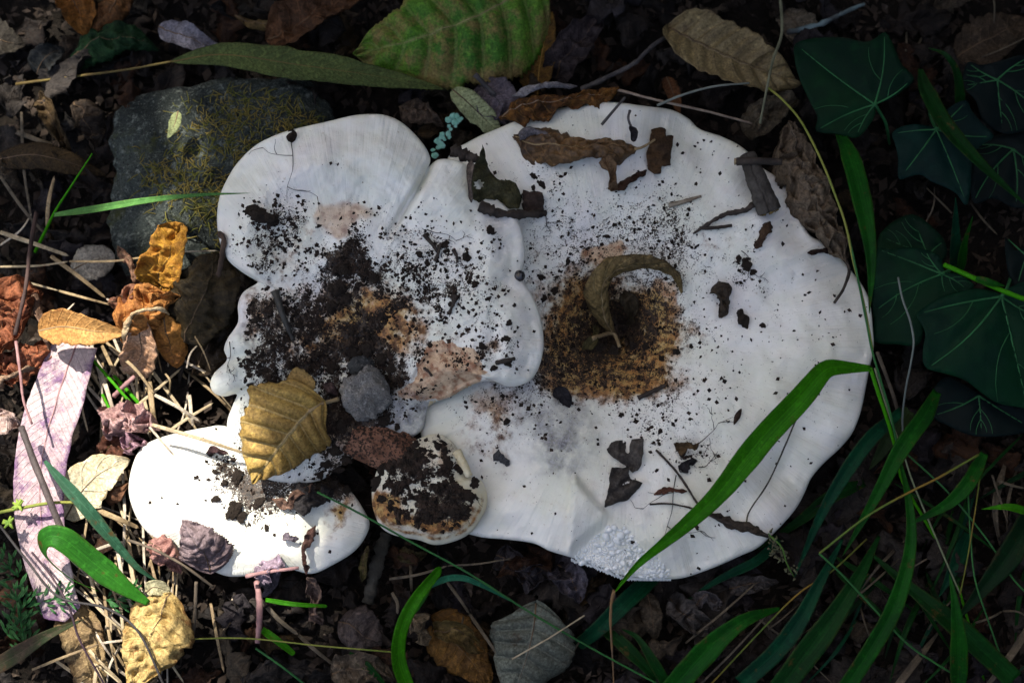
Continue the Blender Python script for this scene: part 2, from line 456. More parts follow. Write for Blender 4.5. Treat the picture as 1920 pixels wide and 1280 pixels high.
# ================================================================== mushrooms
class Cap:
    pass
def warp(x, y):
    return x + 46 * fbm(x / 60, y / 60, 41, 4), y + 46 * fbm(x / 60, y / 60, 47, 4)
def cap_mat(name, base=(.81, .79, .72), tint=(.73, .725, .62)):
    g = G(name)
    so, oc, fl, mo = (g.attr(k) for k in ('soil', 'ochre', 'flesh', 'mould'))
    rad = g.attr('radial')
    nA = g.noise(35, 4, .6); nB = g.noise(160, 4, .65); nC = g.noise(700, 4, .7); nD = g.noise(1700, 2, .6)
    nE = g.noise(1000, 2, .5, off=4)
    st = nd(g.nt, 'ShaderNodeCombineXYZ'); g.put(st.inputs[0], g.math('MULTIPLY', g.attr('ang'), 60.0)); g.put(st.inputs[1], g.math('MULTIPLY', rad, 3.0))
    nS = g.noise(1.0, 3, .6, vec=st.outputs[0])
    col = g.mix(g.rng(nA, .4, .62), base, tint)
    nH = g.noise(14, 4, .6, off=11); nI = g.noise(22, 4, .6, off=17)
    col = g.mix(g.math('MULTIPLY', g.rng(nH, .5, .68), .5), col, (.66, .69, .55)); col = g.mix(g.math('MULTIPLY', g.rng(nI, .5, .68), .45), col, (.70, .63, .64))
    col = g.mix(g.math('MULTIPLY', g.rng(nB, .5, .7), .30), col, (.68, .63, .56))
    col = g.mix(g.math('MULTIPLY', g.rng(nS, .45, .7), g.math('MULTIPLY', g.rng(rad, .55, .95), .20)), col, (.56, .60, .57))
    nJ = g.noise(420, 3, .6, off=23); nK = g.noise(60, 3, .6, off=29)
    col = g.mix(g.math('MULTIPLY', g.math('MULTIPLY', g.rng(nJ, .64, .72), g.rng(nK, .42, .6)), .7), col, (.42, .34, .24))
    f = g.math('MULTIPLY', fl, g.rng(g.math('ADD', g.math('MULTIPLY', fl, .5), nB), .55, .85))
    col = g.mix(f, col, g.mix(g.rng(g.noise(260, 4, .65, off=51), .42, .64), (.60, .43, .28), (.30, .14, .075)))
    nG = g.noise(320, 4, .65, off=9)
    o = g.math('MULTIPLY', g.rng(g.math('ADD', g.math('MULTIPLY', oc, .50), g.math('ADD', g.math('MULTIPLY', nB, .55), g.math('MULTIPLY', nG, .55))), .70, .98), g.rng(oc, 0, .12))
    col = g.mix(o, col, g.mix(g.rng(nG, .42, .6), g.mix(g.rng(nB, .4, .6), (.50, .33, .11), (.42, .20, .06)), (.15, .065, .022)))
    m = g.math('MULTIPLY', mo, g.rng(g.math('ADD', nB, g.math('MULTIPLY', nC, .5)), .45, .95))
    col = g.mix(m, col, g.mix(g.rng(nC, .4, .65), (.07, .07, .075), (.34, .34, .36)))
    # soil smears and fine specks
    nF = g.noise(1500, 3, .65, off=7)
    s1 = g.rng(g.math('ADD', g.math('MULTIPLY', so, .30), g.math('ADD', g.math('MULTIPLY', nF, .6), g.math('MULTIPLY', nG, .4))), .63, .69)
    s1 = g.math('MULTIPLY', s1, g.rng(so, 0, .1))
    s2 = g.math('MULTIPLY', g.rng(g.math('ADD', nD, g.math('MULTIPLY', so, .22)), .72, .77), .9)
    s2 = g.math('MULTIPLY', s2, g.rng(so, .01, .12))
    dirt = g.mix(g.rng(g.noise(900, 3, .7, off=33), .4, .62), (.010, .007, .005), (.065, .042, .026))
    col = g.mix(g.math('MAXIMUM', s1, s2), col, dirt)
    rough = g.rng(nA, .3, .7, .42, .6)
    h = g.math('ADD', g.math('MULTIPLY', nB, .5), g.math('ADD', g.math('MULTIPLY', nC, .18), g.math('MULTIPLY', s1, .8)))
    h = g.math('ADD', h, g.math('MULTIPLY', nS, g.math('MULTIPLY', rad, .65)))
    return g.bsdf(col, rough, g.bump(h, .6, .0012), .3, sss=.12, ssss=.003)

def make_cap(parent, outline, centre, zf, masks, nt, nr, mat, lip=3.0, thick=7.0, hub=None, part="cap"):
    """outline in photo pixels; zf(px,py,f,d) height in mm, d distance from the rim in mm"""
    c = Cap(); c.poly = spline(outline, nt, True); c.zf = zf; c.lip = lip; c.centre = np.array(centre, float)
    f = np.concatenate([np.linspace(0.02, .9, nr - 14), np.linspace(.91, 1, 14)]) ; f = 1 - (1 - f) ** 1.15
    q = c.centre[None, None, :] + (c.poly[None] - c.centre) * f[:, None, None]
    px, py = q[..., 0], q[..., 1]
    d = dpoly(px, py, c.poly[::2]).reshape(px.shape) * U * 1000
    d[-1] = 0
    ff = f[:, None] + 0 * px
    z0 = zf(px, py, ff, d)
    k = np.clip(1 - d / lip, 0, 1); rr = np.sqrt(np.clip(1 - k * k, 0, 1))
    top = PT(px, py, z0 - lip * (1 - rr))
    bot = top.copy()
    hubf = np.clip(1 - ff, 0, 1)
    bot[..., 2] = (z0 - lip - lip * .8 * rr - (thick - lip) * sst(0, .5, hubf)) * .001
    n = nr * nt
    V = np.concatenate([top.reshape(-1, 3), bot[:-1].reshape(-1, 3), top[0].mean(0)[None], bot[0].mean(0)[None]])
    F1 = grid_faces(nr, nt, True)[:, ::-1]
    F2 = grid_faces(nr - 1, nt, True) + n
    j = np.arange(nt); j2 = (j + 1) % nt
    last = np.stack([(nr - 1) * nt + j, (nr - 1) * nt + j2, n + (nr - 2) * nt + j2, n + (nr - 2) * nt + j], -1)[:, ::-1]
    m = len(V) - 2
    T1 = np.stack([np.full(nt, m), j2, j], -1); T2 = np.stack([np.full(nt, m + 1), n + j, n + j2], -1)
    A = {}
    for key in ('soil', 'ochre', 'flesh', 'mould'):
        wx, wy = warp(px, py)
        a = masks[key](wx, wy, ff, d) if key in masks else 0 * px
        a = np.clip(a, 0, 1)
        A[key] = np.concatenate([a.ravel(), a[:-1].ravel() * 0, [a[0].mean()], [0]])
    A['radial'] = np.concatenate([ff.ravel(), ff[:-1].ravel(), [0, 0]])
    an = np.arctan2(q[..., 1] - c.centre[1], q[..., 0] - c.centre[0])
    A['ang'] = np.concatenate([an.ravel(), an[:-1].ravel(), [0, 0]])
    # winding: make the top face up
    s = np.cross(top[1, 1] - top[1, 0], top[2, 0] - top[1, 0])[2]
    if s > 0: F1, F2, last, T1, T2 = F1[:, ::-1], F2[:, ::-1], last[:, ::-1], T1[:, ::-1], T2[:, ::-1]
    c.obj = mesh(part, V, [np.concatenate([F1, F2, last]), np.concatenate([T1, T2])], mat, parent, attrs=A)
    c.top = top; c.bot = bot; c.f = f; c.masks = masks
    return c
def cap_z(c, px, py):
    px = np.atleast_1d(np.asarray(px, float)); py = np.atleast_1d(np.asarray(py, float))
    d = dpoly(px, py, c.poly[::2]).reshape(px.shape) * U * 1000
    ins = inpoly(px, py, c.poly)
    # radial coordinate: distance to centre / distance of the rim in that direction
    rv = np.hypot(px - c.centre[0], py - c.centre[1]); an = np.arctan2(py - c.centre[1], px - c.centre[0])
    pa = np.arctan2(c.poly[:, 1] - c.centre[1], c.poly[:, 0] - c.centre[0]); pr = np.hypot(*(c.poly - c.centre).T)
    o = np.argsort(pa)
    R = np.interp(an, pa[o], pr[o], period=2 * np.pi)
    ff = np.clip(rv / R, 0, 1); d = np.where(ins, d, 0)
    k = np.clip(1 - d / c.lip, 0, 1)
    return c.zf(px, py, ff, d) - c.lip * (1 - np.sqrt(np.clip(1 - k * k, 0, 1)))
def ON(c, px, py, off=0.0):
    return PT(px, py, cap_z(c, px, py)[0] + off).reshape(3)
def gills(c, parent, mat, n=110):
    nt = c.bot.shape[1]; Vs = []; Fs = []; o = 0
    rows = np.linspace(int(.2 * len(c.f)), len(c.f) - 10, 7).astype(int)
    for k in range(n):
        j = int(k * nt / n); p = c.bot[rows, j].copy(); p[:, 2] += .0012
        dep = .0035 * np.sin(np.pi * np.linspace(.12, .97, 7)) ** .6
        t = c.bot[rows, (j + 1) % nt] - c.bot[rows, j]; t /= np.linalg.norm(t, axis=1)[:, None] + 1e-9
        q = p.copy(); q[:, 2] -= dep + .0012
        w = t * .00015
        ring = np.stack([p - w * 2, p + w * 2, q + w, q - w], 1)
        Vs.append(ring.reshape(-1, 3)); Fs.append(grid_faces(7, 4, True) + o); o += 28
    tag(mesh("gills", np.concatenate(Vs), np.concatenate(Fs), mat, parent), kind="stuff")
stem_mat = plain_mat("mushroom_stem_flesh", (.62, .58, .50), (.42, .34, .26), 120, .7)
gill_mat = plain_mat("mushroom_gill_flesh", (.66, .62, .53), (.55, .48, .38), 120, .7)
def stem(c, parent, base_off=(0, 0), r=.016):
    p = c.bot[0].mean(0); p = p + np.array([0, 0, .002])
    b = np.array([p[0] + base_off[0], p[1] + base_off[1], -.006])
    V, F = tube([p, p * .5 + b * .5, b], r, r * .72, 14, 28, .12, 3)
    mesh("stem", V, F, stem_mat, parent)

white = cap_mat("white_cap_skin")

# ---- big cap
M_OUT = [(838, 300), (880, 265), (940, 238), (993, 217), (1040, 205), (1093, 196), (1133, 191), (1165, 193), (1210, 199), (1258, 206), (1290, 222), (1312, 242), (1350, 255), (1382, 270), (1408, 290), (1430, 315), (1455, 330), (1474, 345), (1487, 375), (1503, 410), (1518, 440), (1550, 458), (1578, 487), (1602, 515), (1620, 540), (1632, 572), (1637, 620), (1638, 655), (1630, 692), (1623, 730), (1613, 775), (1598, 812), (1575, 840), (1545, 868), (1522, 895), (1508, 925), (1493, 952), (1470, 980), (1445, 1005), (1420, 1027), (1385, 1043), (1340, 1063), (1285, 1082), (1250, 1085), (1210, 1082), (1165, 1078), (1110, 1056), (1066, 1043), (1030, 1032), (1000, 1018), (950, 1011), (895, 1005), (850, 985), (815, 930), (800, 860), (788, 800), (800, 740), (820, 640), (825, 520), (825, 400)]
TA, TB, TC = np.array((1076., 900.)), np.array((1064., 1050.)), np.array((1146., 980.))
def bary(px, py):
    d = (TB[0] - TA[0]) * (TC[1] - TA[1]) - (TC[0] - TA[0]) * (TB[1] - TA[1])
    b = ((px - TA[0]) * (TC[1] - TA[1]) - (TC[0] - TA[0]) * (py - TA[1])) / d
    c = ((TB[0] - TA[0]) * (py - TA[1]) - (px - TA[0]) * (TB[1] - TA[1])) / d
    return 1 - b - c, b, c
def M_z(px, py, f, d):
    z = 38 + 7 * sst(.15, .75, f) - 7.0 * sst(.80, 1.03, f)
    z = z - 5 * gs(px, py, 840, 650, 90, 400)
    z = z - 15 * gs(px, py, 1150, 610, 75, 68) - 12 * gs(px, py, 1162, 618, 30, 34) - 4 * gs(px, py, 1080, 590, 60, 90)
    z = z + 2.2 * gs(px, py, 1240, 555, 35, 28) + 1.6 * gs(px, py, 1122, 488, 42, 16)
    # waves in the margin
    an = np.arctan2(py - 640, px - 1190)
    z = z + sst(.55, 1, f) * (3.2 * np.sin(an * 7 + .6 + 2 * vn(an * 2, an * 0, 5)) + 2.2 * np.sin(an * 12 + 2.2) + .8 * np.sin(an * 23))
    z = z - 3.5 * gs(px, py, 1312, 285, 18, 45, -25) + 2.0 * gs(px, py, 1100, 255, 60, 22, -10)
    z = z + 2.8 * gs(px, py, 1560, 800, 22, 70, 28) - 2.2 * gs(px, py, 1500, 800, 20, 80, 30) + 2.5 * gs(px, py, 1470, 950, 45, 24, -50) - 2.0 * gs(px, py, 1420, 930, 18, 60, 50)
    z = z + 2.2 * gs(px, py, 1310, 1010, 34, 26) + 1.8 * gs(px, py, 960, 950, 70, 25) - 2 * gs(px, py, 890, 890, 40, 60)
    z = z - 2.6 * gs(px, py, 1480, 420, 20, 40, -30) + 1.5 * gs(px, py, 1390, 400, 40)
    # the pleat: steep to its left, gentle to its right
    a, b, c = bary(px, py)
    ins = sst(-.01, .03, c) * sst(-.03, .22, a) * sst(-.12, .03, b)
    z = z + ins * (7.0 - 5.0 * c)
    # skin lifted along the blistered patch
    z = z - 1.5 * gs(px, py, 1165, 1035, 60, 30, 12)
    return z + 3.6 * fbm(px / 100, py / 100, 2, 3) + .8 * fbm(px / 26, py / 26, 5, 3) + sst(.6, 1, f) * 1.0 * fbm(an * 26, f * 3, 61, 3)
def ring(px, py, cx, cy, r0, w, ex=1.0):
    r = np.hypot((px - cx) * ex, py - cy); return np.exp(-.5 * ((r - r0) / w) ** 2)
M_masks = {
    'soil': lambda x, y, f, d: (.10 * (f < .9) + .95 * gs(x, y, 1160, 622, 46, 42) + .50 * gs(x, y, 1095, 590, 85, 80) + .45 * gs(x, y, 1150, 700, 105, 40) + .42 * gs(x, y, 1230, 430, 80, 45) + .42 * gs(x, y, 1250, 540, 40, 90) + .55 * gs(x, y, 1400, 500, 24, 26) + .35 * gs(x, y, 1040, 330, 28, 40) + .40 * gs(x, y, 925, 770, 45, 40) + .30 * gs(x, y, 1230, 790, 70, 40) + .35 * gs(x, y, 1290, 850, 30) + .3 * gs(x, y, 1060, 450, 70, 50) + .16 * gs(x, y, 1200, 600, 230, 170) + .5 * gs(x, y, 1020, 690, 40, 60) + .07 * (fbm(x / 40, y / 40, 8, 3) > .25)) * .58,
    'ochre': lambda x, y, f, d: 1.0 * gs(x, y, 1080, 600, 72, 85) + 1.0 * gs(x, y, 1150, 705, 100, 42) + .6 * gs(x, y, 1235, 600, 50, 60) + .5 * gs(x, y, 1205, 620, 40, 60) + .55 * gs(x, y, 935, 790, 30, 45, -30) + .4 * gs(x, y, 1395, 490, 26, 30) + .35 * gs(x, y, 1330, 450, 30, 18) + .28 * gs(x, y, 880, 850, 45, 60) + .25 * gs(x, y, 1005, 330, 40, 50) + .3 * gs(x, y, 1180, 880, 16, 40),
    'flesh': lambda x, y, f, d: 1.1 * sst(.35, .6, gs(x, y, 1122, 489, 44, 17, -4)) + 1.05 * sst(.35, .65, gs(x, y, 1238, 556, 34, 32)) + .8 * gs(x, y, 925, 755, 45, 26, 20) + .3 * gs(x, y, 1110, 700, 80, 40),
    'mould': lambda x, y, f, d: .85 * gs(x, y, 1035, 800, 62, 48) + .6 * gs(x, y, 1045, 850, 28, 16) + .25 * gs(x, y, 960, 740, 40, 30),
}
mb = PT(1170, 640, 0)
big = thing("mushroom", "huge white funnel-shaped mushroom with a brown rotten hollow, wavy rim and a pleat", "mushroom", mb)
capM = make_cap(big, M_OUT, (1170, 640), M_z, M_masks, 560, 150, white, 2.6, 9)
gills(capM, big, gill_mat, 130); stem(capM, big, (0.005, 0.004), .021)
# blisters on the torn margin: drops of skin in one part
rs = np.random.RandomState(5); Vb, Fb = ico(1); bl = []; bf = []; k = 0
BL = [(1078, 1040), (1140, 985), (1180, 990), (1200, 1025), (1235, 1045), (1258, 1075), (1245, 1086), (1200, 1082), (1165, 1078), (1110, 1056), (1085, 1050)]
placed = []
for t in range(4200):
    x, y = rs.uniform(1060, 1265), rs.uniform(980, 1092)
    if not inpoly(x, y, BL): continue
    s = 2.0 + 5.2 * rs.rand() ** 2.2; s *= (1.35 if y < 1010 else 1) * (1.25 if x > 1205 else 1)
    if any((x - a) ** 2 + (y - b) ** 2 < ((s + r) * .72) ** 2 for a, b, r in placed): continue
    placed.append((x, y, s)); c0 = ON(capM, x, y, -.05 * s)
    e = rs.uniform(1, 2.0); an = rs.uniform(0, 3.1)
    q = Vb * np.array([s * U * e, s * U, s * U * .75]); q = np.stack([q[:, 0] * math.cos(an) - q[:, 1] * math.sin(an), q[:, 0] * math.sin(an) + q[:, 1] * math.cos(an), q[:, 2]], -1)
    bl.append(q + c0); bf.append(Fb + k); k += len(Vb)
for t in range(70):       # fringe of teeth under the torn margin
    f_ = t / 69.; x = 1072 + 185 * f_; y = np.interp(x, [1066, 1110, 1165, 1210, 1260], [1045, 1058, 1080, 1084, 1086]) + rs.uniform(-1, 2)
    c0 = ON(capM, x, min(y, 1083), -2.2); q = Vb * np.array([.0004, .0011, .0004]); bl.append(q + c0 + np.array([0, -.0004, 0])); bf.append(Fb + k); k += len(Vb)
gb = G("blistered_white_skin"); nb = gb.noise(300, 3)
blmat = gb.bsdf(gb.mix(nb, (.74, .76, .74), (.82, .82, .80)), .38, None, .45, sss=.12, ssss=.002)
tag(mesh("blisters", np.concatenate(bl), np.concatenate(bf), blmat, big), "patch of glossy white blisters on the torn margin", kind="stuff")

# ---- lobed cap
A_OUT = [(480, 272), (520, 252), (560, 240), (613, 228), (660, 217), (690, 214), (722, 216), (752, 229), (780, 254), (800, 280), (807, 302), (798, 318), (818, 301), (838, 298), (860, 302), (880, 314), (905, 345), (935, 376), (962, 400), (977, 428), (984, 470), (981, 500), (976, 520), (990, 540), (1003, 565), (1013, 592), (1019, 630), (1018, 660), (1010, 690), (996, 711), (975, 722), (952, 724), (925, 714), (900, 716), (872, 727), (848, 742), (825, 750), (806, 757), (800, 775), (794, 803), (765, 822), (700, 838), (645, 868), (600, 900), (540, 905), (490, 893), (452, 855), (430, 815), (426, 790), (436, 760), (444, 738), (420, 743), (401, 736), (394, 719), (402, 699), (425, 675), (420, 655), (427, 634), (446, 604), (446, 572), (456, 548), (484, 528), (468, 519), (447, 505), (428, 488), (414, 460), (408, 430), (407, 400), (413, 365), (428, 332), (448, 302)]
TORN = [(765, 728), (772, 700), (788, 672), (810, 654), (845, 652), (885, 664), (915, 690), (935, 704), (905, 712), (870, 724), (840, 742), (810, 752), (785, 745)]
def A_z(px, py, f, d):
    z = 57 + 3.5 * sst(.3, .85, f) - 6.5 * sst(.78, 1.03, f)
    z = z - 11 * sst(640, 860, py) - 6.5 * sst(790, 890, py) * sst(700, 600, px)
    z = z - 7 * gs(px, py, 640, 700, 85, 70) - 5 * gs(px, py, 690, 745, 50, 45) - 4 * gs(px, py, 600, 600, 90, 70)
    z = z + 3.5 * gs(px, py, 640, 300, 90, 45) + 2.5 * gs(px, py, 850, 350, 40, 45) - 5 * sst(0, 1, gs(px, py, 776, 365, 6, 58, 32)) - 2.0 * gs(px, py, 745, 410, 26)
    z = z + 2 * gs(px, py, 960, 610, 35, 90) - 1.8 * gs(px, py, 925, 600, 14, 80, 5)
    z = z - 4 * gs(px, py, 500, 545, 26, 20) + 2.2 * gs(px, py, 425, 715, 24, 22) + 1.5 * gs(px, py, 450, 470, 30, 40) - 2.5 * gs(px, py, 470, 640, 22, 40) + 2 * gs(px, py, 440, 620, 14, 30)
    z = z + 2.0 * gs(px, py, 860, 690, 60, 18, 8) + 1.6 * gs(px, py, 935, 712, 40, 12) - 6 * gs(px, py, 775, 775, 40, 30)
    tw = sst(0, 9, np.where(inpoly(px, py, TORN), dpoly(px, py, TORN).reshape(np.shape(px)), 0)); z = z - tw * (1.6 + 1.2 * fbm(px / 13, py / 13, 19, 3))
    # pale groove just inside the right rim
    z = z - (.45 + 1.2 * fbm(px / 50, py / 50, 77, 2)) * np.exp(-.5 * ((d - 6) / 1.6) ** 2) * sst(820, 930, px)
    z = z + 1.6 * fbm(px / 8, py / 8, 55, 3) * np.clip(gs(px, py, 690, 655, 40, 38) + gs(px, py, 640, 525, 20, 52, 8) + gs(px, py, 605, 668, 55, 28) + gs(px, py, 560, 740, 50, 50), 0, 1)
    return z + 3.4 * fbm(px / 80, py / 80, 12, 3) + (.9 + .6 * sst(560, 650, py)) * fbm(px / 20, py / 20, 15, 3)
def A_soil(x, y, f, d):
    s = .62 * gs(x, y, 600, 560, 105, 95) + .85 * gs(x, y, 640, 530, 26, 55, 10) + .9 * gs(x, y, 600, 670, 100, 45) + .85 * gs(x, y, 545, 745, 55, 60) + .95 * gs(x, y, 690, 660, 50, 45, 40)
    s = s + .95 * gs(x, y, 660, 770, 75, 55) + .55 * gs(x, y, 520, 430, 45, 45) + .42 * gs(x, y, 830, 480, 75, 60) + .5 * gs(x, y, 880, 580, 45, 40) + .45 * gs(x, y, 760, 580, 60, 60)
    s = s + .45 * gs(x, y, 470, 600, 32, 50) + .55 * gs(x, y, 910, 670, 45, 26) + .4 * gs(x, y, 480, 830, 40, 50) + .3 * gs(x, y, 640, 320, 18, 12) + .25 * gs(x, y, 800, 345, 30, 40) + .35 * gs(x, y, 670, 405, 60, 22)
    s = s + .12 * sst(380, 440, y) - .12 * inpoly(x, y, TORN) + .35 * gs(x, y, 785, 715, 18, 24)
    core = .9 * gs(x, y, 620, 880, 45, 24) + .95 * gs(x, y, 690, 655, 36, 34) + .9 * gs(x, y, 640, 525, 17, 48, 8) + .75 * gs(x, y, 605, 668, 48, 22) + .8 * gs(x, y, 650, 770, 60, 40) + .5 * gs(x, y, 700, 525, 30, 16)
    patch = np.clip(.75 + 1.1 * fbm(x / 34, y / 34, 91, 3), .25, 1.2)
    return np.clip(np.clip(s * .66, 0, .62) * patch + core * (.42 + .5 * fbm(x / 12, y / 12, 95, 3)), 0, .9) * sst(1.0, 6, d + 8 * (y > 800)) * (1 - .55 * sst(470, 380, y) * (x > 560))
A_masks = {
    'soil': A_soil,
    'ochre': lambda x, y, f, d: .30 * gs(x, y, 640, 580, 110, 70) + .7 * gs(x, y, 730, 610, 75, 45, 20) + .45 * gs(x, y, 600, 640, 75, 45) + .45 * gs(x, y, 545, 450, 30, 40) + .3 * gs(x, y, 520, 570, 30, 60) + .8 * gs(x, y, 660, 800, 60, 40) + .6 * gs(x, y, 910, 655, 26, 12) + .5 * gs(x, y, 465, 590, 22, 40) - .8 * inpoly(x, y, TORN),
    'flesh': lambda x, y, f, d: 1.2 * inpoly(x, y, TORN) + sst(.25, .75, gs(x, y, 632, 412, 42, 25, 5)) * .8 + .9 * gs(x, y, 640, 830, 60, 40),
    'mould': lambda x, y, f, d: 1.1 * sst(.15, .6, gs(x, y, 765, 770, 42, 45)) + .5 * gs(x, y, 720, 700, 35, 40) - .6 * inpoly(x, y, TORN),
}
lob = thing("mushroom", "white lobed mushroom overlapping the huge one, its top thickly strewn with dark soil", "mushroom", PT(690, 560, 0))
capA = make_cap(lob, A_OUT, (660, 610), A_z, A_masks, 620, 150, white, 2.2, 8)
gills(capA, lob, gill_mat, 110); stem(capA, lob, (.01, .005), .018)
# the torn curling edge of pale gills, a row of small folds under the brown wound
torn = []
for t in range(15):
    f_ = t / 14.; x = 808 + 78 * f_; y = 757 - 38 * f_ ** .8
    a0 = ON(capA, x - 1, y - 8, -1.2); b0 = ON(capA, x - 3, y - 1, -2.5) + np.array([-.0006, -.0008, -.0025])
    torn.append(tube([a0, (a0 + b0) / 2 + np.array([.0, -.0006, .0006]), b0], .0008, .0005, 6, 6, .2, t))
V, F = tubes(torn); mesh("torn_gill_edge", V, F, plain_mat("torn_cream_gills", (.66, .58, .40), (.5, .36, .18), 200, .6), lob)

# ---- low cap in the sun
B_OUT = [(268, 836), (295, 822), (330, 812), (385, 801), (420, 798), (470, 815), (530, 850), (600, 880), (640, 905), (662, 925), (682, 955), (693, 982), (683, 1010), (662, 1035), (625, 1058), (585, 1075), (540, 1066), (500, 1070), (470, 1078), (430, 1080), (400, 1070), (365, 1050), (320, 1022), (285, 1005), (262, 980), (247, 948), (241, 918), (245, 885), (255, 855)]
def B_z(px, py, f, d):
    z = 34 + 3 * sst(.0, .6, 1 - f) - 5 * sst(.72, 1.03, f)
    z = z + 3 * gs(px, py, 320, 910, 60, 60) - 3.0 * gs(px, py, 452, 1000, 26, 50) + 2 * gs(px, py, 530, 1010, 45, 35) - 4 * gs(px, py, 600, 985, 26, 50, 30) + 3 * gs(px, py, 650, 1015, 22, 34, 35) - 2.5 * gs(px, py, 445, 890, 40)
    return z + 1.0 * fbm(px / 70, py / 70, 22, 3) + .3 * fbm(px / 18, py / 18, 25, 3)
B_masks = {
    'soil': lambda x, y, f, d: .55 * gs(x, y, 432, 910, 32, 50) + .55 * gs(x, y, 500, 920, 40, 30) + .35 * gs(x, y, 480, 950, 30, 30) + .3 * gs(x, y, 400, 860, 25, 30) + 1.0 * gs(x, y, 620, 908, 55, 24) + .04,
    'ochre': lambda x, y, f, d: .85 * gs(x, y, 640, 965, 18, 18) + .3 * gs(x, y, 420, 830, 30, 18) + .35 * gs(x, y, 665, 945, 20, 30),
    'flesh': lambda x, y, f, d: .5 * gs(x, y, 660, 950, 20, 30)}
low = thing("mushroom", "smooth low white mushroom cap catching the sun beside the purple strap leaf", "mushroom", PT(450, 950, 0))
capB = make_cap(low, B_OUT, (450, 945), B_z, B_masks, 320, 90, white, 2.4, 7)
gills(capB, low, gill_mat, 80); stem(capB, low, (0, 0), .015)

# ---- small dirt-covered cap with its stalk
C_OUT = [(700, 905), (712, 872), (742, 845), (785, 822), (815, 813), (838, 820), (856, 838), (866, 862), (880, 892), (902, 900), (913, 925), (912, 950), (900, 975), (880, 1000), (850, 1015), (815, 1021), (785, 1012), (740, 1003), (715, 988), (702, 962), (697, 935)]
def C_z(px, py, f, d):
    z = 47 + 4 * sst(0, .7, 1 - f) - 2.5 * sst(.78, 1, f) - 3 * gs(px, py, 790, 930, 40, 34) + 3 * gs(px, py, 835, 850, 40, 24) - 3 * sst(960, 1020, py)
    return z + 1.2 * fbm(px / 40, py / 40, 33, 3) + .6 * fbm(px / 12, py / 12, 35, 3)
C_masks = {
    'soil': lambda x, y, f, d: np.clip(.85, 0, 1) * np.clip(.62 + 1.1 * fbm(x / 26, y / 26, 71, 3), .1, 1) * np.clip(1.1 * gs(x, y, 868, 880, 50, 62) + .95 * gs(x, y, 770, 835, 70, 30) + .9 * gs(x, y, 830, 960, 45, 25, -12) + .45 * gs(x, y, 780, 930, 60, 50) + .6 * gs(x, y, 715, 900, 25, 40), 0, 1) * sst(3.5, 9, d + 7 * (y < 880)),
    'ochre': lambda x, y, f, d: 1.0 * np.exp(-.5 * ((d - 8) / 3.0) ** 2) * sst(930, 975, y) + .9 * gs(x, y, 712, 955, 22, 26) + .6 * gs(x, y, 835, 850, 40, 20) + .5 * np.exp(-.5 * ((d - 2.5) / .8) ** 2) * sst(900, 950, y),
    'flesh': lambda x, y, f, d: .8 * gs(x, y, 740, 840, 45, 25)}
sml = thing("mushroom", "small cream mushroom cap caked in black soil, next to the yellow-brown leaf", "mushroom", PT(800, 930, 0))
cream = cap_mat("cream_cap_skin", (.70, .66, .52), (.62, .56, .38))
capC = make_cap(sml, C_OUT, (805, 915), C_z, C_masks, 260, 80, cream, 2.6, 6)
stem(capC, sml, (-.005, 0), .012)
gk = G("soil_crusted_stalk"); a = gk.noise(120, 4); b = gk.noise(700, 4, .7)
kc = gk.mix(gk.rng(a, .4, .6), (.27, .135, .085), (.15, .07, .042)); kc = gk.mix(gk.rng(b, .48, .56), kc, (.03, .02, .015))
stalk_mat = gk.bsdf(kc, .85, gk.bump(b, .9, .002), .2)
V, F = lump(5, 61, .55, 1.5, .12); V = V / np.abs(V).max(0) * np.array([.0255, .0105, .0075]); V[:, 2] += .0009 * fbm(V[:, 0] / .003, V[:, 1] / .003, 4, 3)
ra = math.radians(-20); V = np.stack([V[:, 0] * math.cos(ra) - V[:, 1] * math.sin(ra), V[:, 0] * math.sin(ra) + V[:, 1] * math.cos(ra), V[:, 2] + .08 * V[:, 0]], -1)
mesh("soil_crusted_stalk", V + PT(706, 838, 42), F, stalk_mat, sml)
V, F = tube([PT(856, 846, 48), PT(868, 868, 48.5), PT(880, 893, 48)], .0022, .0016, 12, 10, .15, 8)
mesh("rim_fold", V, F, plain_mat("cream_rim", (.72, .68, .5), (.6, .5, .3), 150, .5), sml)
CAPS = [capM, capA, capB, capC]

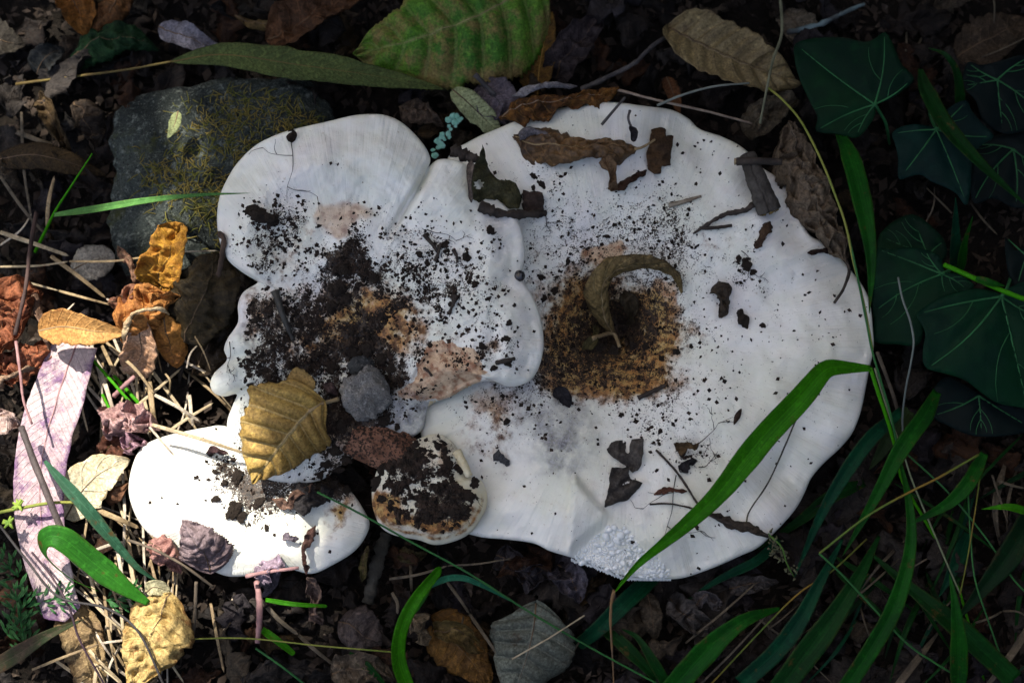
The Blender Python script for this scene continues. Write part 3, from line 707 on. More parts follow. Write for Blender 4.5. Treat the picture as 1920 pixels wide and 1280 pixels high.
# ================================================================== soil on the caps
soil_crumb_mat = plain_mat("black_soil_crumbs", (.012, .009, .007), (.045, .03, .022), 300, .9, .15, .8, 1500)
def scatter(cap, dens, n, rmin, rmax, seed, box, power=3.5, lift=.2):
    rs = np.random.RandomState(seed); Vs = []; base, F0 = ico(1)
    V8 = np.array([(1, 0, 0), (-1, 0, 0), (0, 1, 0), (0, -1, 0), (0, 0, 1), (0, 0, -1)], float)
    F8 = np.array([(0, 2, 4), (2, 1, 4), (1, 3, 4), (3, 0, 4), (2, 0, 5), (1, 2, 5), (3, 1, 5), (0, 3, 5)])
    X = rs.uniform(box[0], box[2], n * 14); Y = rs.uniform(box[1], box[3], n * 14)
    ok = inpoly(X, Y, cap.poly); X, Y = X[ok], Y[ok]
    d = dpoly(X, Y, cap.poly[::2]) * U * 1000
    clump = np.clip(.45 + 1.6 * fbm(X / 16, Y / 16, seed, 2), .05, 1.4)
    p = np.clip(dens(*warp(X, Y), 0 * X + .5, d), 0, 1) ** 1.6 * clump
    ok = rs.rand(len(X)) < p; X, Y = X[ok][:n], Y[ok][:n]
    Z = cap_z(cap, X, Y)
    r = (rmin + (rmax - rmin) * rs.rand(len(X)) ** power) * U
    C0 = PT(X, Y, Z + r * 1000 * lift)
    k = len(X)
    sc = rs.uniform(.6, 1.4, (k, 1, 3)) * np.array([1.15, 1.15, .8])
    J = V8[None] * sc + rs.uniform(-.3, .3, (k, 6, 3))
    an = rs.uniform(0, 6.3, k); c, s = np.cos(an)[:, None], np.sin(an)[:, None]
    J = np.stack([J[..., 0] * c - J[..., 1] * s, J[..., 0] * s + J[..., 1] * c, J[..., 2]], -1)
    V = C0[:, None, :] + J * r[:, None, None]
    F = (F8[None] + (np.arange(k) * 6)[:, None, None]).reshape(-1, 3)
    return V.reshape(-1, 3), F
for cap, n, box, sd, lab in ((capM, 7500, (830, 200, 1630, 1080), 1, "fine dark soil crumbs sprinkled over the huge white mushroom"),
                             (capA, 17000, (400, 220, 1015, 900), 2, "fine dark soil crumbs strewn thickly over the lobed white mushroom"),
                             (capB, 1100, (240, 800, 690, 1080), 3, "fine dark soil crumbs on the low sunlit mushroom cap"),
                             (capC, 3000, (690, 810, 915, 1000), 4, "black soil crumbs crusting the small cream mushroom cap")):
    V, F = scatter(cap, cap.masks['soil'], n, .5, 3.6 if cap is not capC else 6.0, sd, box)
    tag(mesh("soil_crumbs", V, F, soil_crumb_mat, smooth=False), lab, "soil crumbs", kind="stuff")

# ================================================================== builders for leaves, grass, twigs
def WP(p):
    z = p[2]
    if isinstance(z, tuple): return ON(z[0], p[0], p[1], z[1])
    return PT(p[0], p[1], z)
_n = [0]
def leaf(name, label, pts, hw, kind, mat, cat="leaf", stalk=None, mid=.9, group=None, nu=44, nv=18, stalk_r=.0007, rib=None, **kw):
    _n[0] += 1; kw.setdefault('seed', _n[0] * 5)
    C = np.array([WP(p) for p in pts])
    P, uv = leaf_grid(C, hw * U, kind, nu, nv, **kw)
    t = thing(name, label, cat, C[0], group)
    mesh("blade", P, grid_faces(nu, nv), mat, t, uv=uv, thick=.00025)
    ribm = rib or STALK
    if mid:
        m = P[:, nv // 2] * .5 + P[:, (nv - 1) // 2] * .5
        T_, N_ = frames(m)
        V, F = tube(m[: int(nu * mid)], .00042, .00012, int(nu * mid), 5)
        mesh("midrib", V, F, ribm, t)
    if stalk:
        V, F = tube([WP(p) for p in stalk], stalk_r, stalk_r * .75, 16, 6, .15)
        mesh("stalk", V, F, ribm, t)
    return t
def blade(label, pts, hw, mat, kind='blade', nu=48, nv=9, group=None, name="grass_strand", cat="grass strand", fold=.34, **kw):
    _n[0] += 1; kw.setdefault('seed', _n[0] * 5); kw.setdefault('tear', .02)
    P, uv = leaf_grid(np.array([WP(p) for p in pts]), hw * U * 1.02, kind, nu, nv, fold=fold, **kw)
    return tag(mesh(name, P, grid_faces(nu, nv), mat, uv=uv, thick=.0002), label, cat, group)
def stick(name, label, pts, r, mat, cat, r1=None, n=20, k=7, rough=.15, group=None):
    _n[0] += 1
    V, F = tube([WP(p) for p in pts], r * U, (r if r1 is None else r1) * U, n, k, rough, _n[0])
    return tag(mesh(name, V, F, mat), label, cat, group)
def cdt(outline, spacing, jag=0, seed=0, holes=()):
    rs = np.random.RandomState(seed)
    O = np.asarray(outline, float)
    n = max(12, int(np.linalg.norm(np.diff(np.vstack([O, O[:1]]), axis=0), axis=1).sum() / spacing))
    # straight runs between the traced corners, then roughened
    Q = np.vstack([O, O[:1]]); L = np.concatenate([[0], np.cumsum(np.linalg.norm(np.diff(Q, axis=0), axis=1))])
    s = np.linspace(0, L[-1], n, endpoint=False); E = np.stack([np.interp(s, L, Q[:, 0]), np.interp(s, L, Q[:, 1])], -1)
    if jag: E = E + np.stack([fbm(s / 9, s * 0, seed, 3), fbm(s / 9, s * 0 + 7, seed, 3)], -1) * jag
    x0, y0 = O.min(0); x1, y1 = O.max(0)
    gx_, gy_ = np.meshgrid(np.arange(x0, x1, spacing), np.arange(y0, y1, spacing * .87))
    gx_[1::2] += spacing / 2
    X = gx_.ravel() + rs.uniform(-.15, .15, gx_.size) * spacing; Y = gy_.ravel() + rs.uniform(-.15, .15, gx_.size) * spacing
    ok = inpoly(X, Y, E); X, Y = X[ok], Y[ok]
    ok = dpoly(X, Y, E) > spacing * .5; X, Y = X[ok], Y[ok]
    vv = [Vector(e) for e in E] + [Vector((a, b)) for a, b in zip(X, Y)]
    r = delaunay_2d_cdt(vv, [], [list(range(len(E)))], 1, 1e-6)
    P = np.array([v[:] for v in r[0]]); F = np.array([f for f in r[2] if len(f) == 3])
    c = P[F].mean(1); ok = np.ones(len(F), bool)
    for h in holes: ok &= ~inpoly(c[:, 0], c[:, 1], h)
    F = F[ok]
    return P, F, E
def sheet(name, label, outline, zf, mat, cat="leaf", spacing=7, jag=0, parent=None, group=None, holes=(), thick=.0003, uvf=None, smooth=True):
    _n[0] += 1
    P, F, E = cdt(outline, spacing, jag, _n[0], holes)
    z = zf(P[:, 0], P[:, 1])
    W = PT(P[:, 0], P[:, 1], z)
    s = np.cross(W[F[:, 1]] - W[F[:, 0]], W[F[:, 2]] - W[F[:, 0]])[:, 2]
    F = np.where((s < 0)[:, None], F[:, ::-1], F)
    uv = uvf(P) if uvf else np.tile([[.5, .6]], (len(P), 1))
    o = mesh(name, W, F, mat, parent, uv=uv, thick=thick, smooth=smooth)
    if parent is None: tag(o, label, cat, group)
    return o
def uv_axis(base, tip, hw):
    b = np.array(base, float); t = np.array(tip, float); ax_ = t - b; L = np.linalg.norm(ax_); ax_ /= L; nx = np.array([-ax_[1], ax_[0]])
    return lambda P: np.stack([(P - b) @ ax_ / L, (P - b) @ nx / hw], -1)

STALK = plain_mat("leaf_stalk", (.14, .09, .05), (.07, .045, .03), 150, .7)
PALE_STALK = plain_mat("pale_leaf_stalk", (.34, .25, .13), (.22, .15, .08), 150, .6)
GREEN_STALK = plain_mat("green_stalk", (.12, .22, .04), (.07, .16, .03), 150, .5)
DRY = plain_mat("dry_straw", (.40, .33, .22), (.24, .19, .12), 120, .7, .25, .5)
DRYDARK = plain_mat("weathered_straw", (.13, .10, .07), (.07, .055, .04), 120, .8)
TWIG = plain_mat("dark_twig_bark", (.030, .024, .02), (.065, .05, .04), 200, .85, .2, .9)
TWIGPALE = plain_mat("grey_twig_bark", (.10, .09, .085), (.05, .045, .045), 200, .8, .2, .8)
REDTWIG = plain_mat("reddish_twig_bark", (.20, .09, .07), (.10, .05, .045), 160, .7, .3, .6)
PINKDRY = plain_mat("pinkish_dry_twig", (.36, .20, .19), (.22, .12, .12), 160, .7)

# ================================================================== mossy boulder
def stone_mat(name, c1, c2, c3, moss=None, s=1.0):
    g = G(name); a = g.noise(25 * s, 5, .65); b = g.noise(240 * s, 5, .7); c_ = g.vor(520 * s); m = g.noise(38 * s, 4, .65, off=5)
    col = g.mix(g.rng(a, .35, .65), c1, c2); col = g.mix(g.rng(b, .52, .68), col, c3)
    d_ = g.noise(900 * s, 4, .7, off=2); col = g.mix(g.rng(d_, .56, .68), col, c3); col = g.mix(g.rng(d_, .46, .36), col, tuple(x * .3 for x in c2))
    if moss:
        col = g.mix(g.math('MULTIPLY', g.rng(m, .56, .66), g.rng(b, .38, .55)), col, moss)
    h = g.math('ADD', g.math('MULTIPLY', b, 1.4), g.math('MULTIPLY', d_, .7))
    return g.bsdf(col, .88, g.bump(h, 1.0, .003), .25)
V, F = lump(6, 4, .45, 1.3, .16)
bw = PT(430, 345, 0); V = V / np.abs(V).max(0)
p = 2.6; V = V * np.array([.063, .056, .034])
rotb = math.radians(28); V = np.stack([V[:, 0] * math.cos(rotb) - V[:, 1] * math.sin(rotb), V[:, 0] * math.sin(rotb) + V[:, 1] * math.cos(rotb), V[:, 2]], -1)
V[:, 2] += .0045 * fbm(V[:, 0] / .02, V[:, 1] / .02, 3, 5) + .0012 * np.abs(fbm(V[:, 0] / .004, V[:, 1] / .004, 13, 3))
stone = thing("boulder", "rough grey-green boulder with patches of moss behind the lobed mushroom", "boulder", bw)
mesh("rock", V + bw + np.array([0, 0, .006]), F, stone_mat("mossy_granite", (.062, .075, .066), (.022, .028, .025), (.20, .22, .19), (.055, .06, .014)), stone)
def stone_z(x, y):
    # top of the boulder for a point given in metres
    w = V + bw + np.array([0, 0, .006]); d = (w[:, 0] - x) ** 2 + (w[:, 1] - y) ** 2 + (w[:, 2] < .005) * 1
    return w[np.argmin(d), 2]
moss_m = plain_mat("olive_moss", (.20, .15, .04), (.09, .10, .02), 150, .9)
ml = []; rs = np.random.RandomState(8)
for k in range(1500):
    cx, cy, s_ = [(480, 330, 55), (420, 410, 45), (520, 240, 70), (330, 330, 40), (400, 260, 60), (590, 200, 40), (440, 180, 50)][rs.randint(7)]
    px_, py_ = rs.normal(cx, s_), rs.normal(cy, s_ * .8); w0 = PT(px_, py_, 35)
    if ((px_ - 430) / 235) ** 2 + ((py_ - 350) / 215) ** 2 > .9: continue
    z0 = stone_z(w0[0], w0[1]); q = np.array([w0[0], w0[1], z0 - .0003]); a_ = rs.uniform(0, 6.3); L_ = rs.uniform(.002, .007)
    d_ = np.array([math.cos(a_), math.sin(a_), 0]) * L_
    ml.append(tube([q, q + d_ * .5 + (0, 0, .0012), q + d_ + rs.normal(0, .0008, 3) + (0, 0, .0008)], .00032, .00014, 5, 4))
Vm, Fm = tubes(ml); tag(mesh("moss", Vm, Fm, moss_m, stone), kind="stuff")
leaf("fallen_leaflet", "tiny pale yellow-green leaflet lying on the mossy boulder", [(334, 209, 42), (327, 235, 43), (314, 260, 42)], 11, 'ovate', leaf_mat((.42, .45, .20), (.34, .38, .16), spotamt=.1), mid=.8, nu=20, nv=8, curl=20, rib=PALE_STALK)
leaf("dark_rootstock", "small dark root crown at the rim of the lobed cap above the boulder", [(540, 246, (capA, 1)), (546, 256, (capA, 2)), (548, 268, (capA, 1))], 9, 'ell', leaf_mat((.03, .02, .015)), "root", mid=0, nu=14, nv=8, crumple=.002)

# ================================================================== grey pebble between the caps
pw = PT(684, 738, 0); V2, F2 = lump(5, 27, .60, 1.5, .20)
V2 = V2 / np.abs(V2).max(0) * np.array([.0122, .0122, .010]); pz = cap_z(capA, 684, 738)[0] * .001
V2 = V2 * (1 + .10 * fbm(V2[:, 0] / .003 + V2[:, 2] / .003, V2[:, 1] / .003, 5, 4))[:, None]
tag(mesh("pebble", V2 + np.array([*PT(684, 738, pz * 1000 + 7)[:2], pz + .007]), F2, stone_mat("grey_pebble", (.40, .38, .35), (.22, .21, .195), (.60, .58, .54), None, 1.6)), "round light grey pebble resting in the soil hollow beside the yellow-brown leaf", "pebble")
V3, F3 = lump(4, 23, .5, 1.5, .12)
V3 = V3 / np.abs(V3).max(0) * np.array([.0062, .005, .004])
tag(mesh("pebble", V3 + np.array([*PT(675, 683, 52)[:2], cap_z(capA, 675, 683)[0] * .001 + .002]), F3, stone_mat("dusty_pebble", (.10, .105, .10), (.06, .06, .06), (.2, .2, .2), None, 2.2)), "small dusty dark pebble touching the round light grey one", "pebble")

# ================================================================== clods of soil on the caps
CL = [(490, 405, 26, 'A'), (470, 398, 13, 'A'), (512, 415, 12, 'A'), (640, 505, 17, 'A'), (632, 540, 20, 'A'), (650, 560, 13, 'A'), (620, 575, 15, 'A'), (700, 520, 12, 'A'), (670, 535, 9, 'A'),
      (690, 655, 16, 'A'), (715, 672, 14, 'A'), (735, 690, 13, 'A'), (660, 660, 14, 'A'), (620, 690, 13, 'A'), (590, 665, 10, 'A'), (560, 700, 16, 'A'), (540, 735, 15, 'A'), (530, 765, 14, 'A'), (505, 750, 10, 'A'), (728, 720, 10, 'A'), (640, 800, 13, 'A'), (720, 790, 12, 'A'), (625, 845, 13, 'A'), (650, 862, 12, 'A'), (612, 870, 12, 'A'), (600, 890, 9, 'A'), (745, 800, 9, 'A'), (635, 880, 11, 'A'),
      (786, 476, 9, 'A'), (800, 494, 6, 'A'), (890, 533, 8, 'A'), (875, 483, 10, 'A'), (835, 458, 9, 'A'), (920, 432, 11, 'A'), (955, 605, 7, 'A'), (950, 635, 7, 'A'), (480, 600, 9, 'A'), (465, 660, 8, 'A'), (470, 720, 8, 'A'), (800, 440, 5, 'A'), (915, 560, 6, 'A'), (905, 650, 9, 'A'), (965, 572, 5, 'A'), (845, 570, 6, 'A'), (950, 680, 10, 'A'), (925, 690, 8, 'A'), (660, 620, 9, 'A'), (560, 610, 9, 'A'), (600, 600, 7, 'A'),
      (1393, 597, 19, 'M'), (1352, 545, 14, 'M'), (1358, 575, 13, 'M'), (1400, 495, 14, 'M'), (1385, 485, 8, 'M'), (1412, 510, 8, 'M'), (1268, 660, 9, 'M'), (1296, 650, 6, 'M'), (1240, 672, 8, 'M'), (1210, 650, 9, 'M'), (1180, 575, 15, 'M'), (1150, 660, 14, 'M'), (1120, 650, 14, 'M'), (1190, 650, 12, 'M'), (1170, 610, 15, 'M'), (1040, 545, 10, 'M'), (1020, 560, 8, 'M'), (1100, 565, 9, 'M'), (1015, 520, 8, 'M'), (1280, 850, 9, 'M'), (1165, 778, 6, 'M'), (950, 790, 8, 'M'), (1000, 330, 7, 'M'), (1015, 345, 9, 'M'), (1000, 352, 6, 'M'), (1430, 610, 7, 'M'), (1270, 272, 4, 'M'), (1280, 287, 4, 'M'), (1225, 385, 4, 'M'), (1292, 393, 4, 'M'), (1305, 345, 4, 'M'), (1245, 390, 4, 'M'), (1137, 443, 7, 'M'), (1065, 490, 6, 'M'), (1238, 808, 6, 'M'), (1236, 832, 5, 'M'),
      (440, 955, 19, 'B'), (452, 970, 14, 'B'), (430, 965, 10, 'B'), (395, 850, 8, 'B'), (445, 892, 12, 'B'), (420, 905, 8, 'B'), (404, 935, 9, 'B'), (500, 990, 6, 'B'), (485, 942, 11, 'B'), (368, 895, 5, 'B'), (625, 908, 12, 'B'), (600, 915, 10, 'B'), (650, 918, 10, 'B'), (403, 884, 6, 'B'),
      (880, 930, 14, 'C'), (890, 905, 14, 'C'), (862, 880, 13, 'C'), (840, 870, 12, 'C'), (850, 960, 13, 'C'), (825, 965, 10, 'C'), (800, 968, 9, 'C'), (870, 955, 12, 'C'), (745, 850, 13, 'C'), (715, 880, 14, 'C'), (705, 905, 14, 'C'), (715, 935, 10, 'C'), (780, 835, 10, 'C'), (820, 835, 11, 'C')]
cm = {'A': capA, 'M': capM, 'B': capB, 'C': capC}
cl_lab = {'A': "lobed mushroom", 'M': "huge mushroom", 'B': "low sunlit cap", 'C': "small cream cap"}
CLZ = {'A': [(490, 405, "in the heap near its outer lobe"), (640, 540, "in the dark streak at its middle"), (690, 670, "beside the pebbles"), (560, 730, "above the yellow-brown leaf"), (830, 470, "among the twig splinters"), (940, 610, "near the rim over the huge mushroom"), (470, 650, "on its crinkled flank"), (660, 800, "below the round pebble"), (920, 670, "beside the brown wound")],
       'M': [(1375, 570, "by the lumpy leaf scrap"), (1400, 495, "in the spidery rootlet patch"), (1170, 610, "inside the hollow"), (1260, 660, "at the hollow's edge"), (1040, 545, "beside the lobed cap's rim"), (1280, 850, "among the leaf scraps and rootlets"), (1005, 345, "beside the square bark chip"), (1280, 330, "near the straw piece"), (1140, 450, "above the arching curled leaf"), (950, 790, "near the grey mould"), (1430, 610, "out on the clean skin")],
       'B': [(440, 960, "in the heap by the ribbed grey-purple leaf"), (430, 890, "below the straw"), (500, 960, "beside the torn leaf scraps"), (380, 890, "on the bright bare skin")],
       'C': [(880, 915, "against the pale rim fold"), (840, 965, "along the orange-stained rim"), (720, 890, "next to the crusted stalk"), (800, 850, "at the upper edge")]}
cl_grp = {'A': "soil clods on the lobed mushroom", 'M': "soil clods on the huge mushroom", 'B': "soil clods on the low cap", 'C': "soil clods on the small cream cap"}
clod_mat = plain_mat("black_soil_clod", (.013, .010, .008), (.070, .052, .040), 500, .92, .12, 1.0, 1400, dist=.001)
rs = np.random.RandomState(12)
protos = []
for k in range(7):
    r_ = np.random.RandomState(300 + k); Vs, Fs, o_ = [], [], 0
    for m_ in range(17):
        q, fq = lump(2, 400 + k * 20 + m_, .8, 2.0, .2); d_ = r_.normal(0, 1, 3); d_ = d_ / np.linalg.norm(d_) * r_.rand() ** .5 * (1, .85, .45)
        rr_ = (.62 if m_ == 0 else r_.uniform(.16, .42)); Vs.append(q * rr_ * (1, 1, .75) + (d_ * .85 if m_ else 0)); Fs.append(fq + o_); o_ += len(q)
    protos.append(fastmesh("soil_clod", np.concatenate(Vs), np.concatenate(Fs), smooth=False))
for pm in protos: pm.materials.append(clod_mat)
for x, y, r, c in CL:
    o = bpy.data.objects.new("soil_clod", protos[rs.randint(7)]); COL.objects.link(o)
    o.location = ON(cm[c], x, y, r * U * 250); o.rotation_euler = (0, 0, rs.uniform(0, 6.3))
    o.scale = (r * U * rs.uniform(.8, 1.2), r * U * rs.uniform(.75, 1.1), r * U * rs.uniform(.6, .9))
    big_ = "large " if r >= 14 else ("tiny " if r <= 6 else "")
    where = min(CLZ[c], key=lambda q: (q[0] - x) ** 2 + (q[1] - y) ** 2)[2]
    tag(o, big_ + "black clod on the " + cl_lab[c] + ", " + where, "soil", cl_grp[c] + ", " + big_ + where)

# ================================================================== leaf litter: copies of a dozen dead leaves
rs = np.random.RandomState(77)
LIT = [("dark_brown", (0.0198, 0.0129, 0.0089), (0.0099, 0.0069, 0.0055), 'ovate', 26, 62), ("grey_brown", (0.0308, 0.0248, 0.0208), (0.0149, 0.0124, 0.0109), 'ovate', 30, 70), ("black_brown", (0.0099, 0.0074, 0.0060), (0.0055, 0.0045, 0.0040), 'lance', 20, 70),
       ("russet", (0.0422, 0.0179, 0.0069), (0.0198, 0.0089, 0.0050), 'ovate', 26, 60), ("dull_ochre", (0.0546, 0.0322, 0.0109), (0.0273, 0.0164, 0.0069), 'ovate', 22, 58), ("grey_mauve", (0.0298, 0.0238, 0.0258), (0.0149, 0.0119, 0.0129), 'ovate', 30, 66), ("tan", (0.0521, 0.0387, 0.0248), (0.0273, 0.0198, 0.0134), 'lance', 20, 64), ("deep_brown", (0.0149, 0.0094, 0.0064), (0.0079, 0.0055, 0.0045), 'ell', 28, 54)]
kinds = {"dark_brown": "dark brown crumpled dead leaf", "grey_brown": "grey-brown curled dead leaf", "black_brown": "nearly black narrow rotting leaf", "russet": "russet crumpled dead leaf", "dull_ochre": "dull ochre dead leaf", "grey_mauve": "mauve-grey wrinkled dead leaf", "tan": "narrow tan dead leaf", "deep_brown": "deep brown broad rotting leaf"}
protoL = []
for k, (nm, c1, c2, kd, hw, ln) in enumerate(LIT):
    for v_ in range(3):
        L_ = ln * U; bow = rs.uniform(-.25, .35)
        C = np.array([(-L_, 0, 0), (-L_ * .3, L_ * .08 * (v_ - 1), L_ * bow), (L_ * .35, -L_ * .06, L_ * bow), (L_, 0, 0)])
        P, uv = leaf_grid(C, hw * U, kd, 26, 12, curl=rs.uniform(-75, 80), crumple=rs.uniform(.002, .0042), rip=.0006, nvein=7, wave=.003, tear=.55, seed=k * 9 + v_)
        me = fastmesh("litter_leaf", P.reshape(-1, 3), grid_faces(26, 12), uv)
        if v_ == 0: mt = leaf_mat(c1, c2, nv=7, rough=.72, spec=.2, transl=.05, veinamt=.35)
        me.materials.append(mt); protoL.append((nm, me))
LZ = [(60, 60, " in the dark corner beyond the boulder"), (90, 300, " beside the boulder's outer side"), (300, 60, " behind the boulder, under the olive strip leaf"), (560, 60, " next to the big green leaf"), (790, 250, " between boulder and huge mushroom"), (1100, 80, " behind the huge mushroom's far rim"), (1330, 80, " around the large tan ribbed leaf"), (1560, 40, " above the first ivy leaf"), (1760, 60, " beyond the ivy"), (1700, 330, " beneath the ivy leaves"), (1850, 450, " under the jointed green stem"), (1700, 720, " in the gap below the broad ivy leaf"), (1850, 860, " under the slate-purple ivy leaf"), (1560, 1020, " beneath the grass by the rim"), (1700, 1180, " deep under the lower grass"), (1870, 1100, " under the far grass"), (1400, 1150, " below the seed head"), (1150, 1150, " below the blistered margin"), (960, 1100, " below the pleat"), (760, 1100, " below the small cream cap"), (840, 1250, " around the browned cut blade"), (560, 1150, " below the low cap's rim"), (420, 1220, " beside the wrinkled yellow leaf"), (200, 1150, " under the dry straw"), (60, 1200, " around the feathery herb"), (50, 900, " under the purple strap leaf"), (200, 750, " under the orange leaves"), (60, 600, " around the rust-red crumpled leaf"), (330, 700, " against the lobed cap's flank"), (200, 470, " at the boulder's foot")]
def cap_depth(x, y):
    m = -1e9
    for c in CAPS:
        if inpoly(x, y, c.poly): m = max(m, float(dpoly(x, y, c.poly[::4])[0]))
    return m
pos = []; tries = 0
while len(pos) < 296 and tries < 9000:
    tries += 1
    x, y = rs.uniform(-40, 1960), rs.uniform(-40, 1330)
    if cap_depth(x, y) > 14: continue
    if ((x - 400) / 190) ** 2 + ((y - 330) / 170) ** 2 < 1: continue
    if x < 430 and 560 < y < 1130 and rs.rand() < .6: continue
    if x > 1640 and 380 < y < 820 and rs.rand() < .5: continue
    if any((x - a) ** 2 + (y - b) ** 2 < 38 ** 2 for a, b in pos): continue
    pos.append((x, y))
for i, (x, y) in enumerate(pos):
    w = np.array([.2, .16, .18, .10, .05, .12, .09, .10])
    if x > 1100 and y > 1000: w = np.array([.1, .25, .12, .03, .03, .3, .1, .07])
    if x < 420 and y > 420: w = np.array([.15, .08, .1, .3, .12, .08, .12, .05])
    k = rs.choice(8, p=w / w.sum()); nm, me = protoL[k * 3 + rs.randint(3)]
    o = bpy.data.objects.new("litter_leaf", me); COL.objects.link(o)
    z = rs.uniform(2, 13) * (.55 if cap_depth(x, y) > -1 else 1)
    o.location = PT(x, y, z); o.rotation_euler = (rs.normal(0, .38), rs.normal(0, .38), rs.uniform(0, 6.3))
    s_ = rs.uniform(.7, 1.25); o.scale = (s_, s_ * rs.uniform(.8, 1.15), s_)
    m = o.modifiers.new("thickness", 'SOLIDIFY'); m.thickness = .0003
    where = min(LZ, key=lambda q: (q[0] - x) ** 2 + (q[1] - y) ** 2)[2]
    tag(o, kinds[nm] + where, "dead leaf", "dead leaves" + where)
# small fragments between them
Fr = []; Ff = []; k = 0; n = 9000
X = rs.uniform(-60, 1980, n); Y = rs.uniform(-60, 1340, n)
C0 = PT(X, Y, rs.uniform(-1, 6, n)); C0[:, 2] = np.maximum(C0[:, 2], ground_z(C0[:, 0], C0[:, 1]) + .0003)
a = rs.uniform(0, 6.3, n); L_ = rs.uniform(4, 16, n) * U; W_ = L_ * rs.uniform(.15, .7, n)
t1 = np.stack([np.cos(a), np.sin(a), rs.normal(0, .4, n)], -1); t2 = np.stack([-np.sin(a), np.cos(a), rs.normal(0, .5, n)], -1)
q = np.stack([C0 - t1 * L_[:, None], C0 + t2 * W_[:, None] + (0, 0, .0008), C0 + t1 * L_[:, None], C0 - t2 * W_[:, None] + (0, 0, .0003), C0 - (0, 0, .0009)], 1)
ff = np.array([(0, 1, 3), (1, 2, 3), (0, 4, 1), (1, 4, 2), (2, 4, 3), (3, 4, 0)])
gf = G("litter_fragments"); na = gf.noise(60, 3); nb = gf.noise(190, 3, off=3)
fc = gf.mix(gf.rng(na, .35, .65), (.020, .015, .012), (.045, .032, .023)); fc = gf.mix(gf.rng(nb, .58, .68), fc, (.09, .07, .055))
frag_mat = gf.bsdf(fc, .85, None, .15)
tag(mesh("leaf_crumbs", q.reshape(-1, 3), (ff[None] + (np.arange(n) * 5)[:, None, None]).reshape(-1, 3), frag_mat, smooth=False), "crumbled leaf fragments covering the dark soil", "leaf crumbs", kind="stuff")

# ================================================================== leaves along the top
leaf("green_leaf", "big green serrated leaf turning yellow and brown, on the ground above the mushrooms", [(1010, -42, 24), (940, 8, 30), (860, 45, 33), (770, 78, 30), (668, 104, 22)], 128, 'ovate',
     leaf_mat((.11, .23, .022), (.04, .14, .014), (.20, .25, .07), (.24, .16, .06), .6, 8, .9, .5, .2, .25, .6, .45), nu=90, nv=40, crumple=.0008, rip=.0042, nvein=8, sl=.9, serr=.05, teeth=44, curl=-26, wave=.003, roll=-8, rib=PALE_STALK)
leaf("willow_leaf", "long narrow olive-green leaf with a thin stalk, lying across the boulder top", [(322, 116, 31), (420, 103, 35), (560, 122, 36), (700, 142, 34), (835, 168, 30)], 29, 'lance',
     leaf_mat((.080, .105, .030), (.055, .075, .024), (.17, .17, .05), (.04, .045, .015), .15, 22, 2.0, .6, .10, .15, .4), nu=70, nv=14, fold=.12, stalk=[(30, 158, 8), (120, 146, 14), (230, 132, 23), (325, 115, 31)], rib=plain_mat("ochre_stalk", (.15, .11, .03), (.09, .06, .02), 100, .6), wave=.0006)
leaf("small_pale_leaf", "small pale green oval leaf between the big green leaf and the huge mushroom", [(848, 168, 30), (872, 188, 33), (905, 220, 31), (935, 250, 26)], 24, 'ell', leaf_mat((.30, .33, .17), (.24, .27, .13), (.13, .13, .06), spotamt=.05, nv=12, veinamt=.4, rough=.5), nu=30, nv=12, curl=20, fold=.1)
leaf("curled_leaf", "mauve-grey curled dead leaf with a grey stalk behind the huge mushroom's rim", [(900, 160, 24), (925, 185, 27), (945, 205, 27), (960, 240, 22)], 44, 'ovate', leaf_mat((.13, .105, .12), (.075, .06, .065), (.22, .2, .22), nv=6), nu=40, nv=18, rip=.0012, nvein=6, crumple=.002, curl=50, stalk=[(890, 140, 36), (905, 155, 34), (928, 178, 30)], stalk_r=.0013, rib=TWIGPALE)
leaf("curled_leaf", "rusty orange-brown curled leaf with frayed edge against the huge mushroom's upper rim", [(938, 224, 34), (985, 196, 40), (1040, 188, 42), (1100, 182, 42), (1160, 168, 40)], 38, 'piece', leaf_mat((.22, .095, .02), (.085, .035, .012), (.32, .17, .05), (.03, .018, .01), .6, 8, 1.0), nu=60, nv=20, rip=.0012, nvein=8, crumple=.0026, curl=-70, roll=-35, tear=.3, stalk=[(1155, 168, 40), (1240, 190, 44), (1330, 210, 38), (1410, 232, 30)], rib=plain_mat("beige_stalk", (.30, .23, .17), (.18, .13, .1), 150, .7))
leaf("curled_leaf", "grey-white rolled leaf edge lying behind the rusty curled leaf", [(960, 180, 36), (1000, 164, 42), (1040, 158, 42), (1082, 162, 38)], 13, 'piece', leaf_mat((.26, .24, .24), (.16, .145, .145), nv=5), nu=36, nv=12, curl=-100, crumple=.0016, mid=0)
leaf("fallen_leaf", "amber-brown upright leaf with a pale midrib above the huge mushroom", [(1008, 178, 10), (1012, 130, 14), (1022, 75, 18), (1036, 22, 20)], 36, 'ovate', leaf_mat((.19, .095, .014), (.10, .05, .012), (.32, .19, .04), (.04, .025, .01), .4, 9, 1.3), nu=40, nv=16, asym=.75, curl=25, rib=plain_mat("amber_rib", (.38, .22, .05), (.28, .15, .03), 150, .5))
leaf("fallen_leaf", "large tan ribbed leaf with furled base, right of the fallen twig above the mushrooms", [(1252, 52, 18), (1310, 82, 24), (1390, 118, 26), (1500, 160, 20)], 66, 'ovate', leaf_mat((.23, .17, .075), (.14, .10, .045), (.14, .10, .05), (.08, .05, .02), .3, 8, 1.0, .5, .3, .1, .6), nu=70, nv=30, rip=.0024, nvein=9, sl=1.0, curl=(75, 20), wave=.003, tear=.12)
